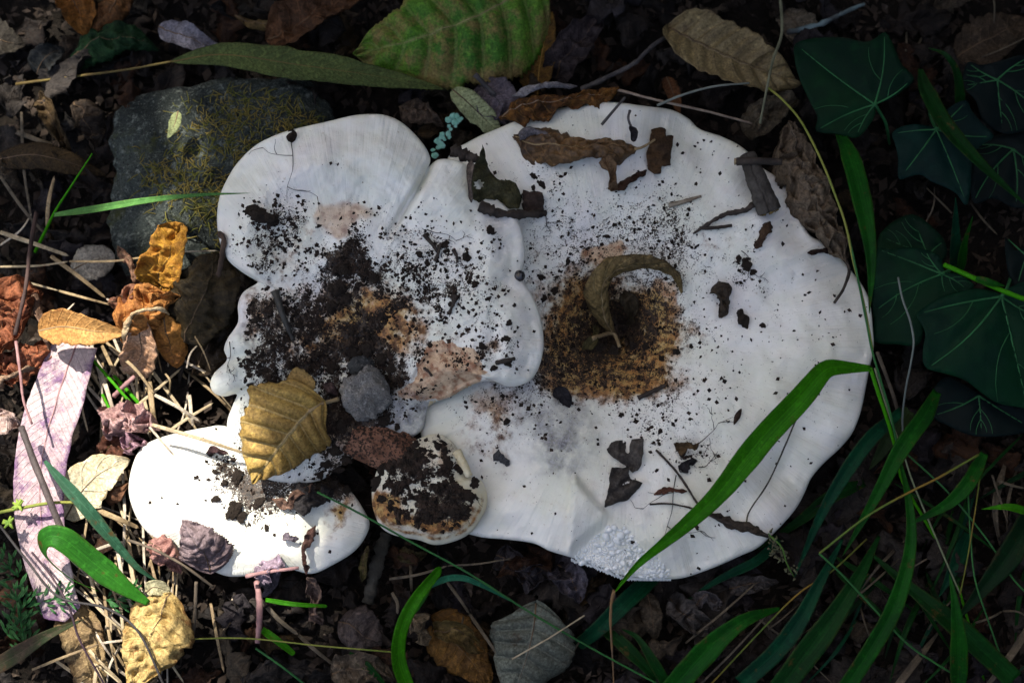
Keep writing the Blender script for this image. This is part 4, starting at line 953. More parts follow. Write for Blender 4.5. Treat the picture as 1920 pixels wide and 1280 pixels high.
leaf("crumpled_leaf", "wrinkled taupe-brown leaf hanging over the huge mushroom's rim beside the rolled bark", [(1478, 232, 36), (1500, 300, 46), (1522, 370, 48), (1556, 430, 46), (1584, 490, 42)], 62, 'ovate', leaf_mat((.17, .125, .082), (.085, .06, .04), (.22, .17, .12), (.05, .035, .02), .4, 9, 1.4, .7), nu=80, nv=34, crumple=.0062, rip=.0016, curl=(-70, -110), tear=.25, stalk=[(1578, 478, 43), (1592, 505, 43), (1582, 540, 46), (1564, 568, 46)], stalk_r=.0009, rib=TWIG)
leaf("crumpled_leaf", "dull brown crumpled leaf tucked above the wrinkled taupe leaf", [(1395, 250, 18), (1430, 225, 26), (1470, 200, 26), (1500, 190, 20)], 34, 'ovate', leaf_mat((.10, .078, .05), (.05, .038, .025)), nu=40, nv=18, crumple=.004, curl=60, mid=0)
for lab, pts, hw, cc, kw in (
    ("burnt orange folded leaf at the dark far edge above the boulder", [(120, -25, 14), (150, 20, 18), (165, 72, 14)], 40, ((.20, .075, .012), (.10, .04, .01)), dict(curl=50, crumple=.002)),
    ("rusty brown leaf with a yellow rim beside the burnt orange one", [(235, -30, 14), (205, 20, 20), (165, 70, 14)], 36, ((.10, .042, .014), (.05, .025, .01)), dict(curl=-60, crumple=.002)),
    ("dark green drooping leaf above the boulder, below the burnt orange leaf", [(128, 120, 10), (180, 82, 20), (240, 70, 22), (300, 95, 14)], 36, ((.012, .038, .012), (.008, .022, .009)), dict(curl=-45, crumple=.003, serr=.05)),
    ("pale mauve-grey leaf above the long narrow olive leaf", [(298, 50, 20), (350, 70, 26), (425, 102, 22)], 25, ((.17, .16, .185), (.11, .10, .12)), dict(curl=30, crumple=.0012)),
    ("reddish brown folded leaf with a curled pale margin, left of the big green leaf", [(500, 75, 16), (560, 45, 24), (620, 10, 24), (690, -15, 18)], 56, ((.10, .045, .02), (.05, .025, .013)), dict(curl=65, crumple=.0035, rip=.0012)),
    ("ochre rolled leaf margin beside the reddish brown folded leaf", [(440, 30, 14), (500, 45, 18), (545, 25, 20), (555, -20, 16)], 16, ((.13, .085, .03), (.07, .045, .02)), dict(curl=-110, crumple=.002)),
    ("dusky tan rounded leaf at the far corner beyond the boulder", [(-40, 60, 10), (0, 75, 14), (48, 85, 10)], 38, ((.04, .034, .025), (.025, .02, .016)), dict(curl=20, crumple=.001)),
    ("long dark brown leaf with a rolled tip, lying left of the boulder", [(-10, 300, 14), (60, 290, 22), (130, 305, 20), (200, 330, 10)], 28, ((.055, .034, .014), (.028, .018, .009)), dict(curl=-30)),
    ("curled amber-brown leaf between the dark leaves left of the boulder", [(70, 190, 10), (95, 215, 18), (120, 260, 16), (130, 290, 8)], 24, ((.075, .048, .022), (.04, .026, .013)), dict(curl=80, crumple=.004)),
    ("ragged brown leaf against the boulder's shaded left side", [(140, 190, 10), (165, 230, 18), (180, 290, 10)], 34, ((.045, .032, .022), (.022, .016, .012)), dict(curl=-50, crumple=.004)),
    ("greyish green-brown leaf under the dark green drooping leaf", [(70, 140, 8), (85, 110, 14), (120, 90, 10)], 30, ((.035, .036, .034), (.02, .021, .02)), dict(curl=30, crumple=.002)),
    ("large dim brown leaf at the far right behind the ivy", [(1790, 110, 6), (1850, 75, 12), (1930, 40, 8)], 48, ((.075, .05, .03), (.04, .028, .018)), dict(curl=20, crumple=.0015)),
    ("pale beige leaf half hidden behind the first ivy leaf", [(1470, 20, 8), (1500, 60, 12), (1540, 110, 8)], 36, ((.15, .12, .085), (.08, .065, .045)), dict(curl=40, crumple=.002)),
    ("rust-red narrow leaf standing behind the huge mushroom's rim", [(1250, 145, 10), (1262, 175, 16), (1275, 215, 14)], 15, ((.13, .055, .022), (.07, .03, .014)), dict(curl=30)),
    ("dark purplish leaf with a lifted edge behind the mushroom top", [(1040, 150, 8), (1070, 95, 18), (1130, 30, 14)], 46, ((.045, .033, .033), (.022, .017, .017)), dict(curl=70, crumple=.003)),
    ("brown crumpled leaf between the lobed cap and the huge mushroom", [(748, 200, 18), (790, 210, 26), (835, 240, 20)], 26, ((.12, .085, .062), (.06, .043, .032)), dict(curl=-60, crumple=.004))):
    leaf("fallen_leaf", lab, pts, hw, 'ovate', leaf_mat(cc[0], cc[1], rough=.65), nu=40, nv=18, **kw)

# ================================================================== leaves on the caps
leaf("curled_leaf", "rust-brown ribbed leaf rolled lengthwise, lying on the huge mushroom's upper part", [(964, 256, (capM, 2)), (1010, 270, (capM, 5)), (1070, 276, (capM, 7)), (1130, 272, (capM, 7)), (1192, 282, (capM, 3))], 45, 'piece',
     leaf_mat((.17, .085, .026), (.075, .042, .02), (.24, .14, .06), (.035, .022, .015), .45, 8, 1.1, .5, .4), nu=80, nv=26, rip=.0016, nvein=8, curl=(-50, -80), roll=(10, -12), crumple=.0022, tear=.22, rib=PALE_STALK, stalk=[(1190, 280, (capM, 5)), (1205, 276, (capM, 5)), (1228, 262, (capM, 5))])
leaf("leaf_fragment", "grey-mauve curled flap at the end of the rolled leaf on the huge mushroom", [(975, 262, (capM, 5)), (990, 246, (capM, 8)), (1030, 252, (capM, 7))], 11, 'piece', leaf_mat((.20, .18, .19), (.13, .115, .12)), nu=24, nv=10, curl=-60, crumple=.0012, mid=0)
leaf("leaf_fragment", "brown twisted leaf strip hanging below the rolled leaf on the huge mushroom", [(1130, 296, (capM, 4)), (1148, 322, (capM, 5)), (1146, 358, (capM, 2))], 15, 'piece', leaf_mat((.16, .095, .05), (.085, .05, .028)), nu=30, nv=12, curl=70, crumple=.003, tear=.25, mid=0)
leaf("leaf_fragment", "dark brown splintered leaf strip pointing up to the oblong flake", [(1150, 356, (capM, 1.5)), (1180, 340, (capM, 4)), (1212, 318, (capM, 2))], 10, 'piece', leaf_mat((.075, .035, .018), (.035, .018, .012)), nu=26, nv=10, curl=-70, crumple=.002, tear=.3, mid=0)
sheet("leaf_fragment", "oblong dark brown flake with torn lower corner on the huge mushroom", [(1222, 243), (1240, 239), (1250, 241), (1248, 256), (1264, 254), (1258, 285), (1256, 310), (1240, 312), (1240, 328), (1226, 325), (1214, 318), (1212, 290), (1218, 265)], lambda x, y: cap_z(capM, x, y) + 1.6 + 2.6 * fbm(x / 12, y / 12, 3, 4) + 1.5 * gs(x, y, 1235, 280, 12, 40), leaf_mat((.095, .052, .024), (.05, .03, .018), spotamt=.4), jag=3, spacing=5)
leaf("withered_flower", "small grey stalked withered flower at the rolled leaf's end", [(1180, 236, (capM, 8)), (1186, 250, (capM, 5)), (1188, 266, (capM, 3))], 11, 'ell', leaf_mat((.06, .05, .05), (.03, .026, .026)), "flower", nu=20, nv=10, curl=90, crumple=.002, mid=0, stalk=[(1181, 208, (capM, 7)), (1178, 222, (capM, 8)), (1184, 240, (capM, 6))], rib=TWIGPALE)
sheet("leaf_fragment", "dark olive torn leaf piece with a round hole on the lobed cap's right edge", [(904, 272), (910, 288), (914, 312), (930, 335), (945, 340), (958, 338), (970, 345), (976, 375), (974, 392), (955, 391), (938, 378), (912, 372), (885, 386), (878, 350), (880, 315), (896, 298)], lambda x, y: 55 + 5 * gs(x, y, 885, 330, 14, 60) + 4.5 * fbm(x / 18, y / 18, 9, 4) - 4 * sst(900, 975, x), leaf_mat((.060, .055, .026), (.030, .030, .016), spotamt=.3, rough=.5), jag=4, spacing=5, holes=[disc(898, 346, 9)])
leaf("leaf_fragment", "pale brown folded strip along the olive torn leaf piece", [(884, 300, 60), (880, 335, 62), (884, 380, 60)], 7, 'piece', leaf_mat((.16, .125, .10), (.10, .075, .06)), nu=20, nv=8, curl=40, mid=0)
sheet("bark_fragment", "small square dark bark chip beside the olive torn leaf piece", [(981, 358), (1018, 362), (1020, 378), (1016, 400), (1024, 404), (985, 398), (979, 385)], lambda x, y: np.maximum(cap_z(capM, x, y) + 3, 46) + 2 * fbm(x / 10, y / 10, 4, 3), leaf_mat((.055, .035, .027), (.028, .02, .016)), "bark", jag=4, spacing=4, thick=.0012)
stick("bark_strip", "black crumbly bark strip under the olive torn leaf piece", [(900, 385, (capA, 2.5)), (930, 398, (capA, 2.5)), (965, 402, (capA, 2)), (1022, 400, 45)], 10, TWIG, "bark", 6, 30, 9, .5)
stick("bark_strip", "black crumbly bark stub where the lobed cap meets the huge one", [(848, 282, 50), (870, 290, 52), (898, 300, 54)], 10, TWIG, "bark", 8, 20, 9, .5)
# rolled bark and twigs at the right rim
V, F = [], None
C = spline([WP((1402, 292, 52)), WP((1418, 335, 54)), WP((1432, 368, 53)), WP((1442, 396, 51))], 24); T_, N_ = frames(C); B_ = np.cross(T_, N_)
a = np.linspace(.3, 6.6, 26); rr = (np.linspace(13, 20, 24)[:, None] * (1 + .10 * fbm(np.arange(24)[:, None] * .6, a[None] * 1.5, 4, 3) * 2) * (1 - .1 * (a[None] > 5.9))) * U
P = C[:, None] + (N_[:, None] * np.cos(a)[None, :, None] + B_[:, None] * np.sin(a)[None, :, None]) * rr[..., None]
rb = thing("rolled_bark", "hollow roll of grey-brown bark with a broken end on the huge mushroom's rim", "bark", C[0])
mesh("bark_roll", P, grid_faces(24, 26), plain_mat("bark_roll", (.085, .075, .065), (.04, .034, .028), 160, .85, .2, 1, 700, dist=.001), rb, thick=.0009)
e = C[-1]; V, F = tubes([tube([e + (N_[-1] * math.cos(t) + B_[-1] * math.sin(t)) * .0042, e + (N_[-1] * math.cos(t + .4) + B_[-1] * math.sin(t + .4)) * .0030 + T_[-1] * .001], .0008, .0003, 5, 5, .3, int(t * 9)) for t in np.linspace(0, 6, 9)])
mesh("frayed_end", V, F, plain_mat("frayed_yellow_bark", (.26, .18, .06), (.14, .09, .03), 300, .7), rb)
ct = thing("twig", "short thick dark twig with a pale cut end, across the rolled bark", "twig", PT(1381, 303, 56))
V, F = tube([PT(1381, 303, 56), PT(1420, 302, 58), PT(1465, 304, 56)], 7 * U, 6 * U, 14, 10, .1); mesh("bark", V, F, TWIG, ct)
V, F = tube([PT(1377, 303, 56), PT(1380, 303, 56)], 6 * U, 6 * U, 4, 10, .05); mesh("cut_end", V, F, plain_mat("cut_wood", (.34, .26, .15), (.24, .17, .09), 300, .7), ct)
stick("twig", "knobbly black twig reaching from the rolled bark across the huge mushroom", [(1418, 378, (capM, 3)), (1400, 393, (capM, 2.5)), (1362, 402, (capM, 2)), (1340, 412, (capM, 2)), (1300, 438, (capM, 1))], 6, TWIG, "twig", 2, 30, 8, .45)
stick("twig", "straight short black twig crossing the knobbly twig's end", [(1312, 428, (capM, 1)), (1340, 427, (capM, 1.6)), (1372, 423, (capM, 1))], 3.4, TWIG, "twig", 3, 10, 7, .2)
leaf("bark_fragment", "narrow brown bark chip below the rolled bark on the huge mushroom", [(1444, 416, (capM, 1)), (1432, 440, (capM, 1.6)), (1417, 466, (capM, .8))], 11, 'piece', leaf_mat((.07, .04, .024), (.04, .025, .018)), "bark", mid=0, nu=20, nv=8, curl=-30, crumple=.0012, tear=.3)
leaf("bark_fragment", "flat reddish-black bark sliver near the ivy-side rim of the huge mushroom", [(1580, 473, (capM, 3)), (1548, 470, (capM, 3)), (1514, 474, (capM, 1))], 8, 'piece', leaf_mat((.045, .024, .018), (.028, .017, .013)), "bark", mid=0, nu=20, nv=8, curl=-30, crumple=.001, tear=.35)
stick("straw_piece", "short pale straw piece on the huge mushroom's upper half", [(1254, 385, (capM, 1)), (1282, 378, (capM, 1.4)), (1314, 368, (capM, .8))], 5, plain_mat("grey_straw", (.30, .25, .18), (.17, .13, .09), 200, .7), "straw", 2.5, 12, 7, .2)
leaf("curled_leaf", "olive-brown curled leaf arching out of the huge mushroom's hollow", [(1150, 628, (capM, 5)), (1132, 590, (capM, 14)), (1128, 540, (capM, 17)), (1160, 505, (capM, 13)), (1215, 498, (capM, 8)), (1262, 514, (capM, 4)), (1280, 548, (capM, 1))], 30, 'lance',
     leaf_mat((.20, .138, .055), (.11, .078, .035), (.30, .23, .11), (.04, .028, .015), .45, 11, 1.3, .5), nu=90, nv=22, rip=.0011, nvein=11, curl=(-80, -30), roll=(-20, 25), crumple=.0012, stalk=[(1110, 635, (capM, 8)), (1125, 630, (capM, 8)), (1150, 625, (capM, 7)), (1162, 650, (capM, 5))], rib=PALE_STALK, stalk_r=.0011)
leaf("leaf_fragment", "dark rotted leaf scrap down in the huge mushroom's hollow", [(1170, 545, (capM, 4)), (1182, 575, (capM, 6)), (1180, 610, (capM, 3))], 18, 'piece', leaf_mat((.05, .036, .02), (.026, .019, .012)), mid=0, nu=24, nv=12, curl=50, crumple=.002)
leaf("leaf_fragment", "greenish-brown rotted leaf scrap beside the curled leaf's stalk", [(1092, 655, (capM, 3)), (1110, 640, (capM, 5)), (1118, 610, (capM, 4))], 12, 'piece', leaf_mat((.09, .075, .03), (.05, .04, .02)), mid=0, nu=24, nv=12, curl=50, crumple=.002)
leaf("leaf_fragment", "dark brown lumpy leaf scrap right of the hollow, beside a round clod", [(1348, 528, (capM, 2)), (1356, 560, (capM, 4)), (1350, 596, (capM, 1.5))], 18, 'piece', leaf_mat((.058, .042, .028), (.03, .022, .017), rough=.45), mid=0, nu=28, nv=14, curl=-60, crumple=.003, tear=.25)
sheet("leaf_fragment", "dark grey upper half of a torn leaf on the huge mushroom near the pleat", [(1138, 842), (1145, 830), (1156, 826), (1174, 826), (1172, 848), (1180, 850), (1183, 824), (1206, 820), (1206, 850), (1202, 875), (1186, 886), (1172, 872), (1160, 864), (1148, 855)], lambda x, y: cap_z(capM, x, y) + 1.8 + 3.4 * fbm(x / 12, y / 12, 5, 4), leaf_mat((.085, .075, .066), (.045, .038, .033), spotamt=.2), jag=3, spacing=5)
sheet("leaf_fragment", "dark grey ribbed lower half of a torn leaf pointing at the pleat", [(1146, 876), (1162, 876), (1178, 874), (1180, 895), (1186, 900), (1202, 902), (1206, 904), (1190, 922), (1176, 938), (1155, 942), (1132, 952), (1136, 935), (1142, 905)], lambda x, y: cap_z(capM, x, y) + 2.2 + 3.4 * fbm(x / 11, y / 11, 6, 4) + 1.2 * np.sin((x * .8 + y) / 5), leaf_mat((.080, .070, .062), (.042, .036, .032), spotamt=.2), jag=3, spacing=5)
leaf("leaf_fragment", "crumpled brown leaf scrap among fine roots on the huge mushroom", [(1268, 842, (capM, 1)), (1288, 832, (capM, 4)), (1308, 838, (capM, 1.5))], 13, 'piece', leaf_mat((.12, .075, .035), (.05, .03, .018)), mid=0, nu=22, nv=12, curl=60, crumple=.003, tear=.3)
leaf("leaf_fragment", "black leaf scrap below the crumpled brown one among fine roots", [(1276, 884, (capM, 1)), (1290, 868, (capM, 3)), (1306, 862, (capM, 1))], 11, 'piece', leaf_mat((.022, .02, .021), (.014, .013, .013)), mid=0, nu=22, nv=10, curl=-40, crumple=.002, tear=.35)
leaf("leaf_fragment", "thin red-brown leaf strip lying left of the long green blade", [(1226, 927, (capM, 1)), (1250, 918, (capM, 2)), (1288, 921, (capM, 1))], 6, 'piece', leaf_mat((.12, .05, .03), (.06, .028, .018)), mid=0, nu=20, nv=8, curl=-40, tear=.35)
stick("twig", "black stub of twig below the hollow of the huge mushroom", [(1196, 746, (capM, 1)), (1222, 734, (capM, 1.5)), (1248, 722, (capM, 1))], 4.5, TWIG, "twig", 4, 12, 7, .2)
leaf("leaf_fragment", "black triangular leaf scrap beside the grey mould", [(1036, 738, (capM, 1.5)), (1055, 740, (capM, 3)), (1068, 764, (capM, .6))], 14, 'ovate', leaf_mat((.024, .021, .024), (.015, .013, .014)), mid=0, nu=20, nv=10, curl=40, crumple=.001)
leaf("leaf_fragment", "grey torn leaf scrap above the small cream cap's rim", [(925, 852, (capM, .8)), (940, 860, (capM, 1.5)), (955, 872, (capM, .6))], 10, 'piece', leaf_mat((.07, .07, .076), (.045, .045, .048)), mid=0, nu=16, nv=8, crumple=.0008, tear=.4)
leaf("seed_husk", "slim brown seed husk right of the black leaf scraps", [(1390, 766, (capM, 1)), (1382, 782, (capM, 2)), (1376, 796, (capM, 1))], 6, 'lance', leaf_mat((.05, .03, .02), (.03, .02, .014)), "seed", mid=0, nu=16, nv=8, curl=-70)
stick("root", "fine branched black root with a leafy end crossing under the long green blade", [(1230, 843, (capM, 1)), (1265, 880, (capM, 1.4)), (1290, 915, (capM, 1.6)), (1305, 940, (capM, 1)), (1330, 965, (capM, 1.2)), (1380, 985, (capM, 2)), (1440, 1003, (capM, 3))], 2.0, TWIG, "root", 2.6, 36, 6, .3)
stick("root", "thin dark root lying level with the pleat, left of the long green blade", [(1218, 945, (capM, .8)), (1255, 944, (capM, 1.2)), (1300, 953, (capM, 1)), (1340, 965, (capM, 1))], 1.8, TWIG, "root", 1.4, 24, 6, .2)
leaf("bark_fragment", "frayed brown bark shred on the rim beside the green seed head", [(1330, 962, (capM, 1)), (1370, 978, (capM, 2.5)), (1410, 992, (capM, 2)), (1445, 1008, (capM, 2))], 9, 'lance', leaf_mat((.06, .045, .033), (.034, .026, .02)), "bark", mid=0, nu=28, nv=10, curl=-40, crumple=.0015, tear=.4)
stick("grass_stalk", "thin dark bent stalk standing on the huge mushroom, right of the long green blade", [(1494, 782, 58), (1470, 840, 54), (1440, 905, 50), (1405, 958, (capM, 2)), (1399, 985, (capM, 1))], 1.7, plain_mat("olive_stalk", (.07, .065, .04), (.045, .04, .03), 200, .6), "grass", 1.4, 30, 6, .1)
rs = np.random.RandomState(31)
def rootlet(label, start, ang, length, cap, n=7, group=None, r=.75):
    L_ = []
    def br(p, a, l, lev):
        pts = [p]; 
        for k in range(4):
            a += rs.normal(0, .35); p = (p[0] + math.cos(a) * l / 4, p[1] + math.sin(a) * l / 4); pts.append(p)
        L_.append(tube([WP((x, y, (cap, .6 + rs.uniform(0, .8)))) for x, y in pts], r * U * (1 if lev == 0 else .75), r * U * .5, 10, 4, .2))
        if lev < 2:
            for k in range(n // 3): br(pts[rs.randint(1, 5)], a + rs.choice([-1, 1]) * rs.uniform(.5, 1.1), l * .5, lev + 1)
    br(start, ang, length, 0)
    V, F = tubes(L_); return tag(mesh("rootlet", V, F, TWIG), label, "root", group)
for lab, st_, an_, ln_, cp in (("hair-fine branching rootlet right of the crumpled brown scrap", (1305, 835), -.5, 60, capM), ("hair-fine branching rootlet beside the black leaf scrap", (1310, 875), -.6, 50, capM), ("long hair-fine rootlet hanging left of the long green blade", (1268, 890), 1.65, 130, capM),
                               ("branching dark rootlet trailing down from the root crown on the lobed cap", (545, 262), 1.75, 120, capA), ("fine black rootlet beside the square bark chip", (1022, 395), 1.1, 45, capM), ("black spidery rootlet at the soil patch near the rolled bark", (1390, 470), .8, 50, capM),
                               ("thin rootlet on the left flank of the lobed cap", (430, 640), 1.0, 60, capA), ("fine rootlet tangle on the lobed cap's right half", (800, 430), .9, 60, capA), ("dark rootlet lying on the low sunlit cap", (500, 950), -.4, 60, capB), ("rootlet draped over the small cream cap's rim", (840, 905), 1.2, 90, capC), ("pale rootlet among the soil on the small cream cap", (760, 880), 2.2, 70, capC)):
    rootlet(lab, st_, an_, ln_, cp)
stick("twig", "dark stick lying in the soil on the lobed cap's left half", [(516, 545, (capA, 2)), (530, 590, (capA, 2.5)), (550, 638, (capA, 1.5))], 7, plain_mat("wet_twig", (.045, .042, .034), (.025, .022, .018), 160, .5, .4, .8), "twig", 4, 20, 9, .25)
for lab, p0, p1, r in (("short dark twig splinter among crumbs on the lobed cap", (795, 440), (822, 475), 4), ("second twig splinter crossing the first on the lobed cap", (815, 490), (826, 455), 3.5), ("black bark splinter near the lobed cap's middle", (853, 553), (843, 585), 4.5), ("flat black twig near the wound of the lobed cap", (930, 680), (965, 672), 5), ("tiny straw splinter beside the twig splinters on the lobed cap", (850, 468), (858, 492), 3.5), ("grey splinter lying on the brown wound", (795, 690), (810, 705), 3)):
    q0 = (*p0, (capA, 1)); q1 = (*p1, (capA, 1)); qm = ((p0[0] + p1[0]) / 2 + 2, (p0[1] + p1[1]) / 2, (capA, 1.4))
    stick("twig_splinter", lab, [q0, qm, q1], r, TWIG, "twig", r * .6, 10, 7, .3)
# the yellow-brown leaf
leaf("yellow_brown_leaf", "yellow-brown drooping leaf with deep ribs lying by the grey pebble", [(606, 752, 60), (575, 775, 62), (540, 815, 60), (505, 860, 54), (474, 900, 47)], 74, 'ovate',
     leaf_mat((.42, .28, .075), (.31, .19, .055), (.56, .42, .18), (.15, .08, .02), .22, 7, 1.15, .5, .2, .2, .75, .7), nu=90, nv=44, rip=.0030, nvein=7, sl=1.15, curl=-34, roll=(-22, -30), asym=1.25, wave=.0015, stalk=[(634, 748, 56), (620, 752, 59), (600, 758, 61), (578, 772, 62.5)], stalk_r=.0010, rib=PALE_STALK)
leaf("yellow_brown_leaf", "folded pale upper corner of leaf standing behind the yellow-brown drooping leaf", [(540, 706, 58), (560, 715, 62), (590, 728, 62)], 22, 'ell', leaf_mat((.32, .21, .075), (.24, .15, .05)), nu=26, nv=14, curl=40, crumple=.0012, mid=0)
leaf("leaf_fragment", "dusty pink-brown leaf scrap with holes between the yellow-brown leaf and pebble", [(606, 720, (capA, 3)), (620, 730, (capA, 5)), (634, 742, (capA, 2))], 13, 'ell', leaf_mat((.13, .085, .078), (.07, .045, .042)), nu=20, nv=10, curl=-50, crumple=.002, mid=0)

V4, F4 = lump(3, 5, .15); gd = G("dark_glossy_shell"); dm = gd.bsdf((.02, .018, .02), .12, None, .6)
tag(mesh("dark_bead", ON(capA, 974, 517, 1.2) + V4 * np.array([.0024, .0026, .0018]), F4, dm), "tiny dark glossy bead on the lobed cap's rim above the huge mushroom", "bead")

# the carpet of dead leaves goes on all round, beyond what can be told apart
rs = np.random.RandomState(909); Vs, Fs, UVs, o_ = [], [], [], 0
protoS = []
for k in range(10):
    L_ = rs.uniform(.012, .02)
    P, uv = leaf_grid(np.array([(-L_, 0, 0), (-L_ * .3, .001, L_ * .2), (L_ * .35, -.001, L_ * .2), (L_, 0, 0)]), L_ * rs.uniform(.35, .5), 'ovate', 11, 7, curl=rs.uniform(-70, 70), crumple=.0025, tear=.4, seed=k)
    protoS.append((P.reshape(-1, 3), uv))
fS = grid_faces(11, 7)
for i in range(3600):
    a_, r_ = rs.uniform(0, 6.283), .25 + .95 * rs.rand() ** .8
    x, y = r_ * math.cos(a_) * 1.1, r_ * math.sin(a_)
    u_, v_ = PX(np.array([x, y, .01]))
    if -70 < u_ < 1990 and -70 < v_ < 1350: continue
    P, uv = protoS[rs.randint(10)]; t_ = rs.uniform(0, 6.283); c_, s_ = math.cos(t_), math.sin(t_); tl = rs.normal(0, .3); sc_ = rs.uniform(.8, 1.6)
    q = np.stack([P[:, 0], P[:, 1] * math.cos(tl) - P[:, 2] * math.sin(tl), P[:, 1] * math.sin(tl) + P[:, 2] * math.cos(tl)], -1) * sc_
    q = np.stack([q[:, 0] * c_ - q[:, 1] * s_ + x, q[:, 0] * s_ + q[:, 1] * c_ + y, q[:, 2] + rs.uniform(.001, .010)], -1)
    Vs.append(q); UVs.append(uv); Fs.append(fS + o_); o_ += len(q)
gl = G("mixed_leaf_litter"); na = gl.noise(22, 2); nb = gl.noise(28, 2, off=6); nc = gl.noise(500, 4, .7, off=2)
lc = gl.mix(gl.rng(na, .42, .58), (.030, .021, .015), (.014, .011, .009)); lc = gl.mix(gl.rng(nb, .54, .64), lc, (.060, .034, .014)); lc = gl.mix(.6, lc, gl.mix(nc, (.3, .3, .3), (1.7, 1.7, 1.7)), 'MULTIPLY')
tag(mesh("leaf_litter", np.concatenate(Vs), np.concatenate(Fs), gl.bsdf(lc, .75, gl.bump(nc, .6, .001), .2), uv=np.concatenate(UVs)), "brown leaf litter carpeting the ground all around", "leaf litter", kind="stuff")

# ================================================================== ivy
def ivy_mat(c1, c2):
    g = G("ivy_leaf"); a = g.noise(30, 3, .6); b = g.noise(160, 4, .6); c_ = g.noise(900, 3)
    col = g.mix(g.rng(a, .35, .65), c1, c2); col = g.mix(g.math('MULTIPLY', g.rng(b, .5, .7), .5), col, tuple(x * 1.6 for x in c1))
    col = g.mix(g.rng(c_, .74, .8), col, (.12, .14, .10))
    return g.bsdf(col, .5, g.bump(g.math('ADD', b, g.math('MULTIPLY', c_, .3)), .35, .0008), .07, transl=.08)
VEIN = plain_mat("ivy_vein", (.03, .15, .05), (.018, .09, .03), 90, .5)
def ivy(label, outline, centre, tips, base, tilt=(0, 0), mat=None, stalk=None, vr=.0005):
    rs = np.random.RandomState(len(label) * 7 + int(centre[0]))
    cx, cy = centre; O = spline(outline, 120, True)
    tips = [np.array(t, float) for t in tips]
    def zf(x, y):
        x = np.asarray(x, float); y = np.asarray(y, float)
        z = base + tilt[0] * (x - cx) / 100 + tilt[1] * (y - cy) / 100
        r = np.hypot(x - cx, y - cy); z = z - 2.2 * (r / 130) ** 2 + 1.6 * fbm(x / 60, y / 60, int(cx) % 50, 3)
        g_ = 0 * x
        for t in tips:
            v = t - (cx, cy); L = np.hypot(*v); v = v / L
            al = (x - cx) * v[0] + (y - cy) * v[1]; pe = np.abs(-(x - cx) * v[1] + (y - cy) * v[0])
            g_ = np.maximum(g_, np.exp(-pe / 9) * ((al > 0) & (al < L)))
        return z - 1.3 * g_
    t = thing("ivy_leaf", label, "ivy leaf", PT(cx, cy, base), "ivy leaves beside the huge mushroom")
    sheet("blade", None, O, zf, mat, spacing=8, parent=t)
    for k, tp in enumerate(tips):
        n = 9; s = np.linspace(0, .97, n); bend = np.array([-(tp[1] - cy), tp[0] - cx]) * rs.uniform(-.06, .06)
        pts = np.array([(cx, cy)]) + (tp - (cx, cy)) * s[:, None] + bend * np.sin(np.pi * s)[:, None]
        V, F = tube(PT(pts[:, 0], pts[:, 1], zf(pts[:, 0], pts[:, 1]) + .25), vr, vr * .35, 18, 5)
        vo = mesh("vein", V, F, VEIN, t)
        side = []; Lm = np.hypot(*(tp - (cx, cy))); dv = (tp - (cx, cy)) / Lm
        for fr_ in (.34, .62):
            for sg in (-1, 1):
                if Lm < 45: continue
                a_ = sg * rs.uniform(.6, .9); p0 = np.array([np.interp(fr_ + rs.uniform(-.06, .06), s, pts[:, 0]), np.interp(fr_, s, pts[:, 1])])
                d_ = np.array([dv[0] * math.cos(a_) - dv[1] * math.sin(a_), dv[0] * math.sin(a_) + dv[1] * math.cos(a_)]); ll_ = Lm * rs.uniform(.25, .4) * (1.15 - fr_ * .7)
                ll_ *= 1.35; q = np.array([p0, p0 + d_ * ll_ * .5 + dv * 2, p0 + d_ * ll_ * .85 + dv * ll_ * .35, p0 + d_ * ll_ * .95 + dv * ll_ * .75])
                if not inpoly(q[:, 0], q[:, 1], O).all(): continue
                side.append(tube(PT(q[:, 0], q[:, 1], zf(q[:, 0], q[:, 1]) + .22), vr * .45, vr * .18, 9, 4))
        if side:
            V, F = tubes(side); mesh("side_veins", V, F, VEIN, vo)
    if stalk:
        V, F = tube([PT(*p) for p in stalk], .0008, .0007, 14, 6, .1); mesh("stalk", V, F, VEIN, t)
    return t
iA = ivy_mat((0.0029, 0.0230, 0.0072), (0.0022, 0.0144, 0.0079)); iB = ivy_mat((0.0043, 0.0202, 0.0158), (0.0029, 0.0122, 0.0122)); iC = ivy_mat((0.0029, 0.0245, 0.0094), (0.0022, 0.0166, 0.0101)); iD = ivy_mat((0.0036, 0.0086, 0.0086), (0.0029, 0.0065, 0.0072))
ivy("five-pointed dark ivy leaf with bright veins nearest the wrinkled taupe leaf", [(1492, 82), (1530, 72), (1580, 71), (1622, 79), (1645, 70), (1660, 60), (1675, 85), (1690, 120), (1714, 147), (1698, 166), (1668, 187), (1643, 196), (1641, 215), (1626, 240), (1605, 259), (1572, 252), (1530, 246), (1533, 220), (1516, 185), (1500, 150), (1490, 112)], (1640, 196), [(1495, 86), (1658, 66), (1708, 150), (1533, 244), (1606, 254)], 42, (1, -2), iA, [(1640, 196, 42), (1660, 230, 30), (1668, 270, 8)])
ivy("bluish ivy leaf lying under the diagonal grass blade", [(1673, 250), (1692, 237), (1720, 233), (1748, 238), (1758, 240), (1770, 212), (1790, 195), (1813, 188), (1821, 206), (1840, 230), (1864, 255), (1846, 268), (1830, 283), (1822, 312), (1820, 350), (1812, 386), (1794, 364), (1770, 350), (1745, 340), (1728, 328), (1705, 331), (1685, 336), (1684, 300), (1680, 275)], (1756, 243), [(1678, 250), (1810, 192), (1858, 256), (1812, 382), (1688, 333)], 38, (1, 1), iB, [(1756, 243, 38), (1745, 220, 24), (1740, 190, 6)])
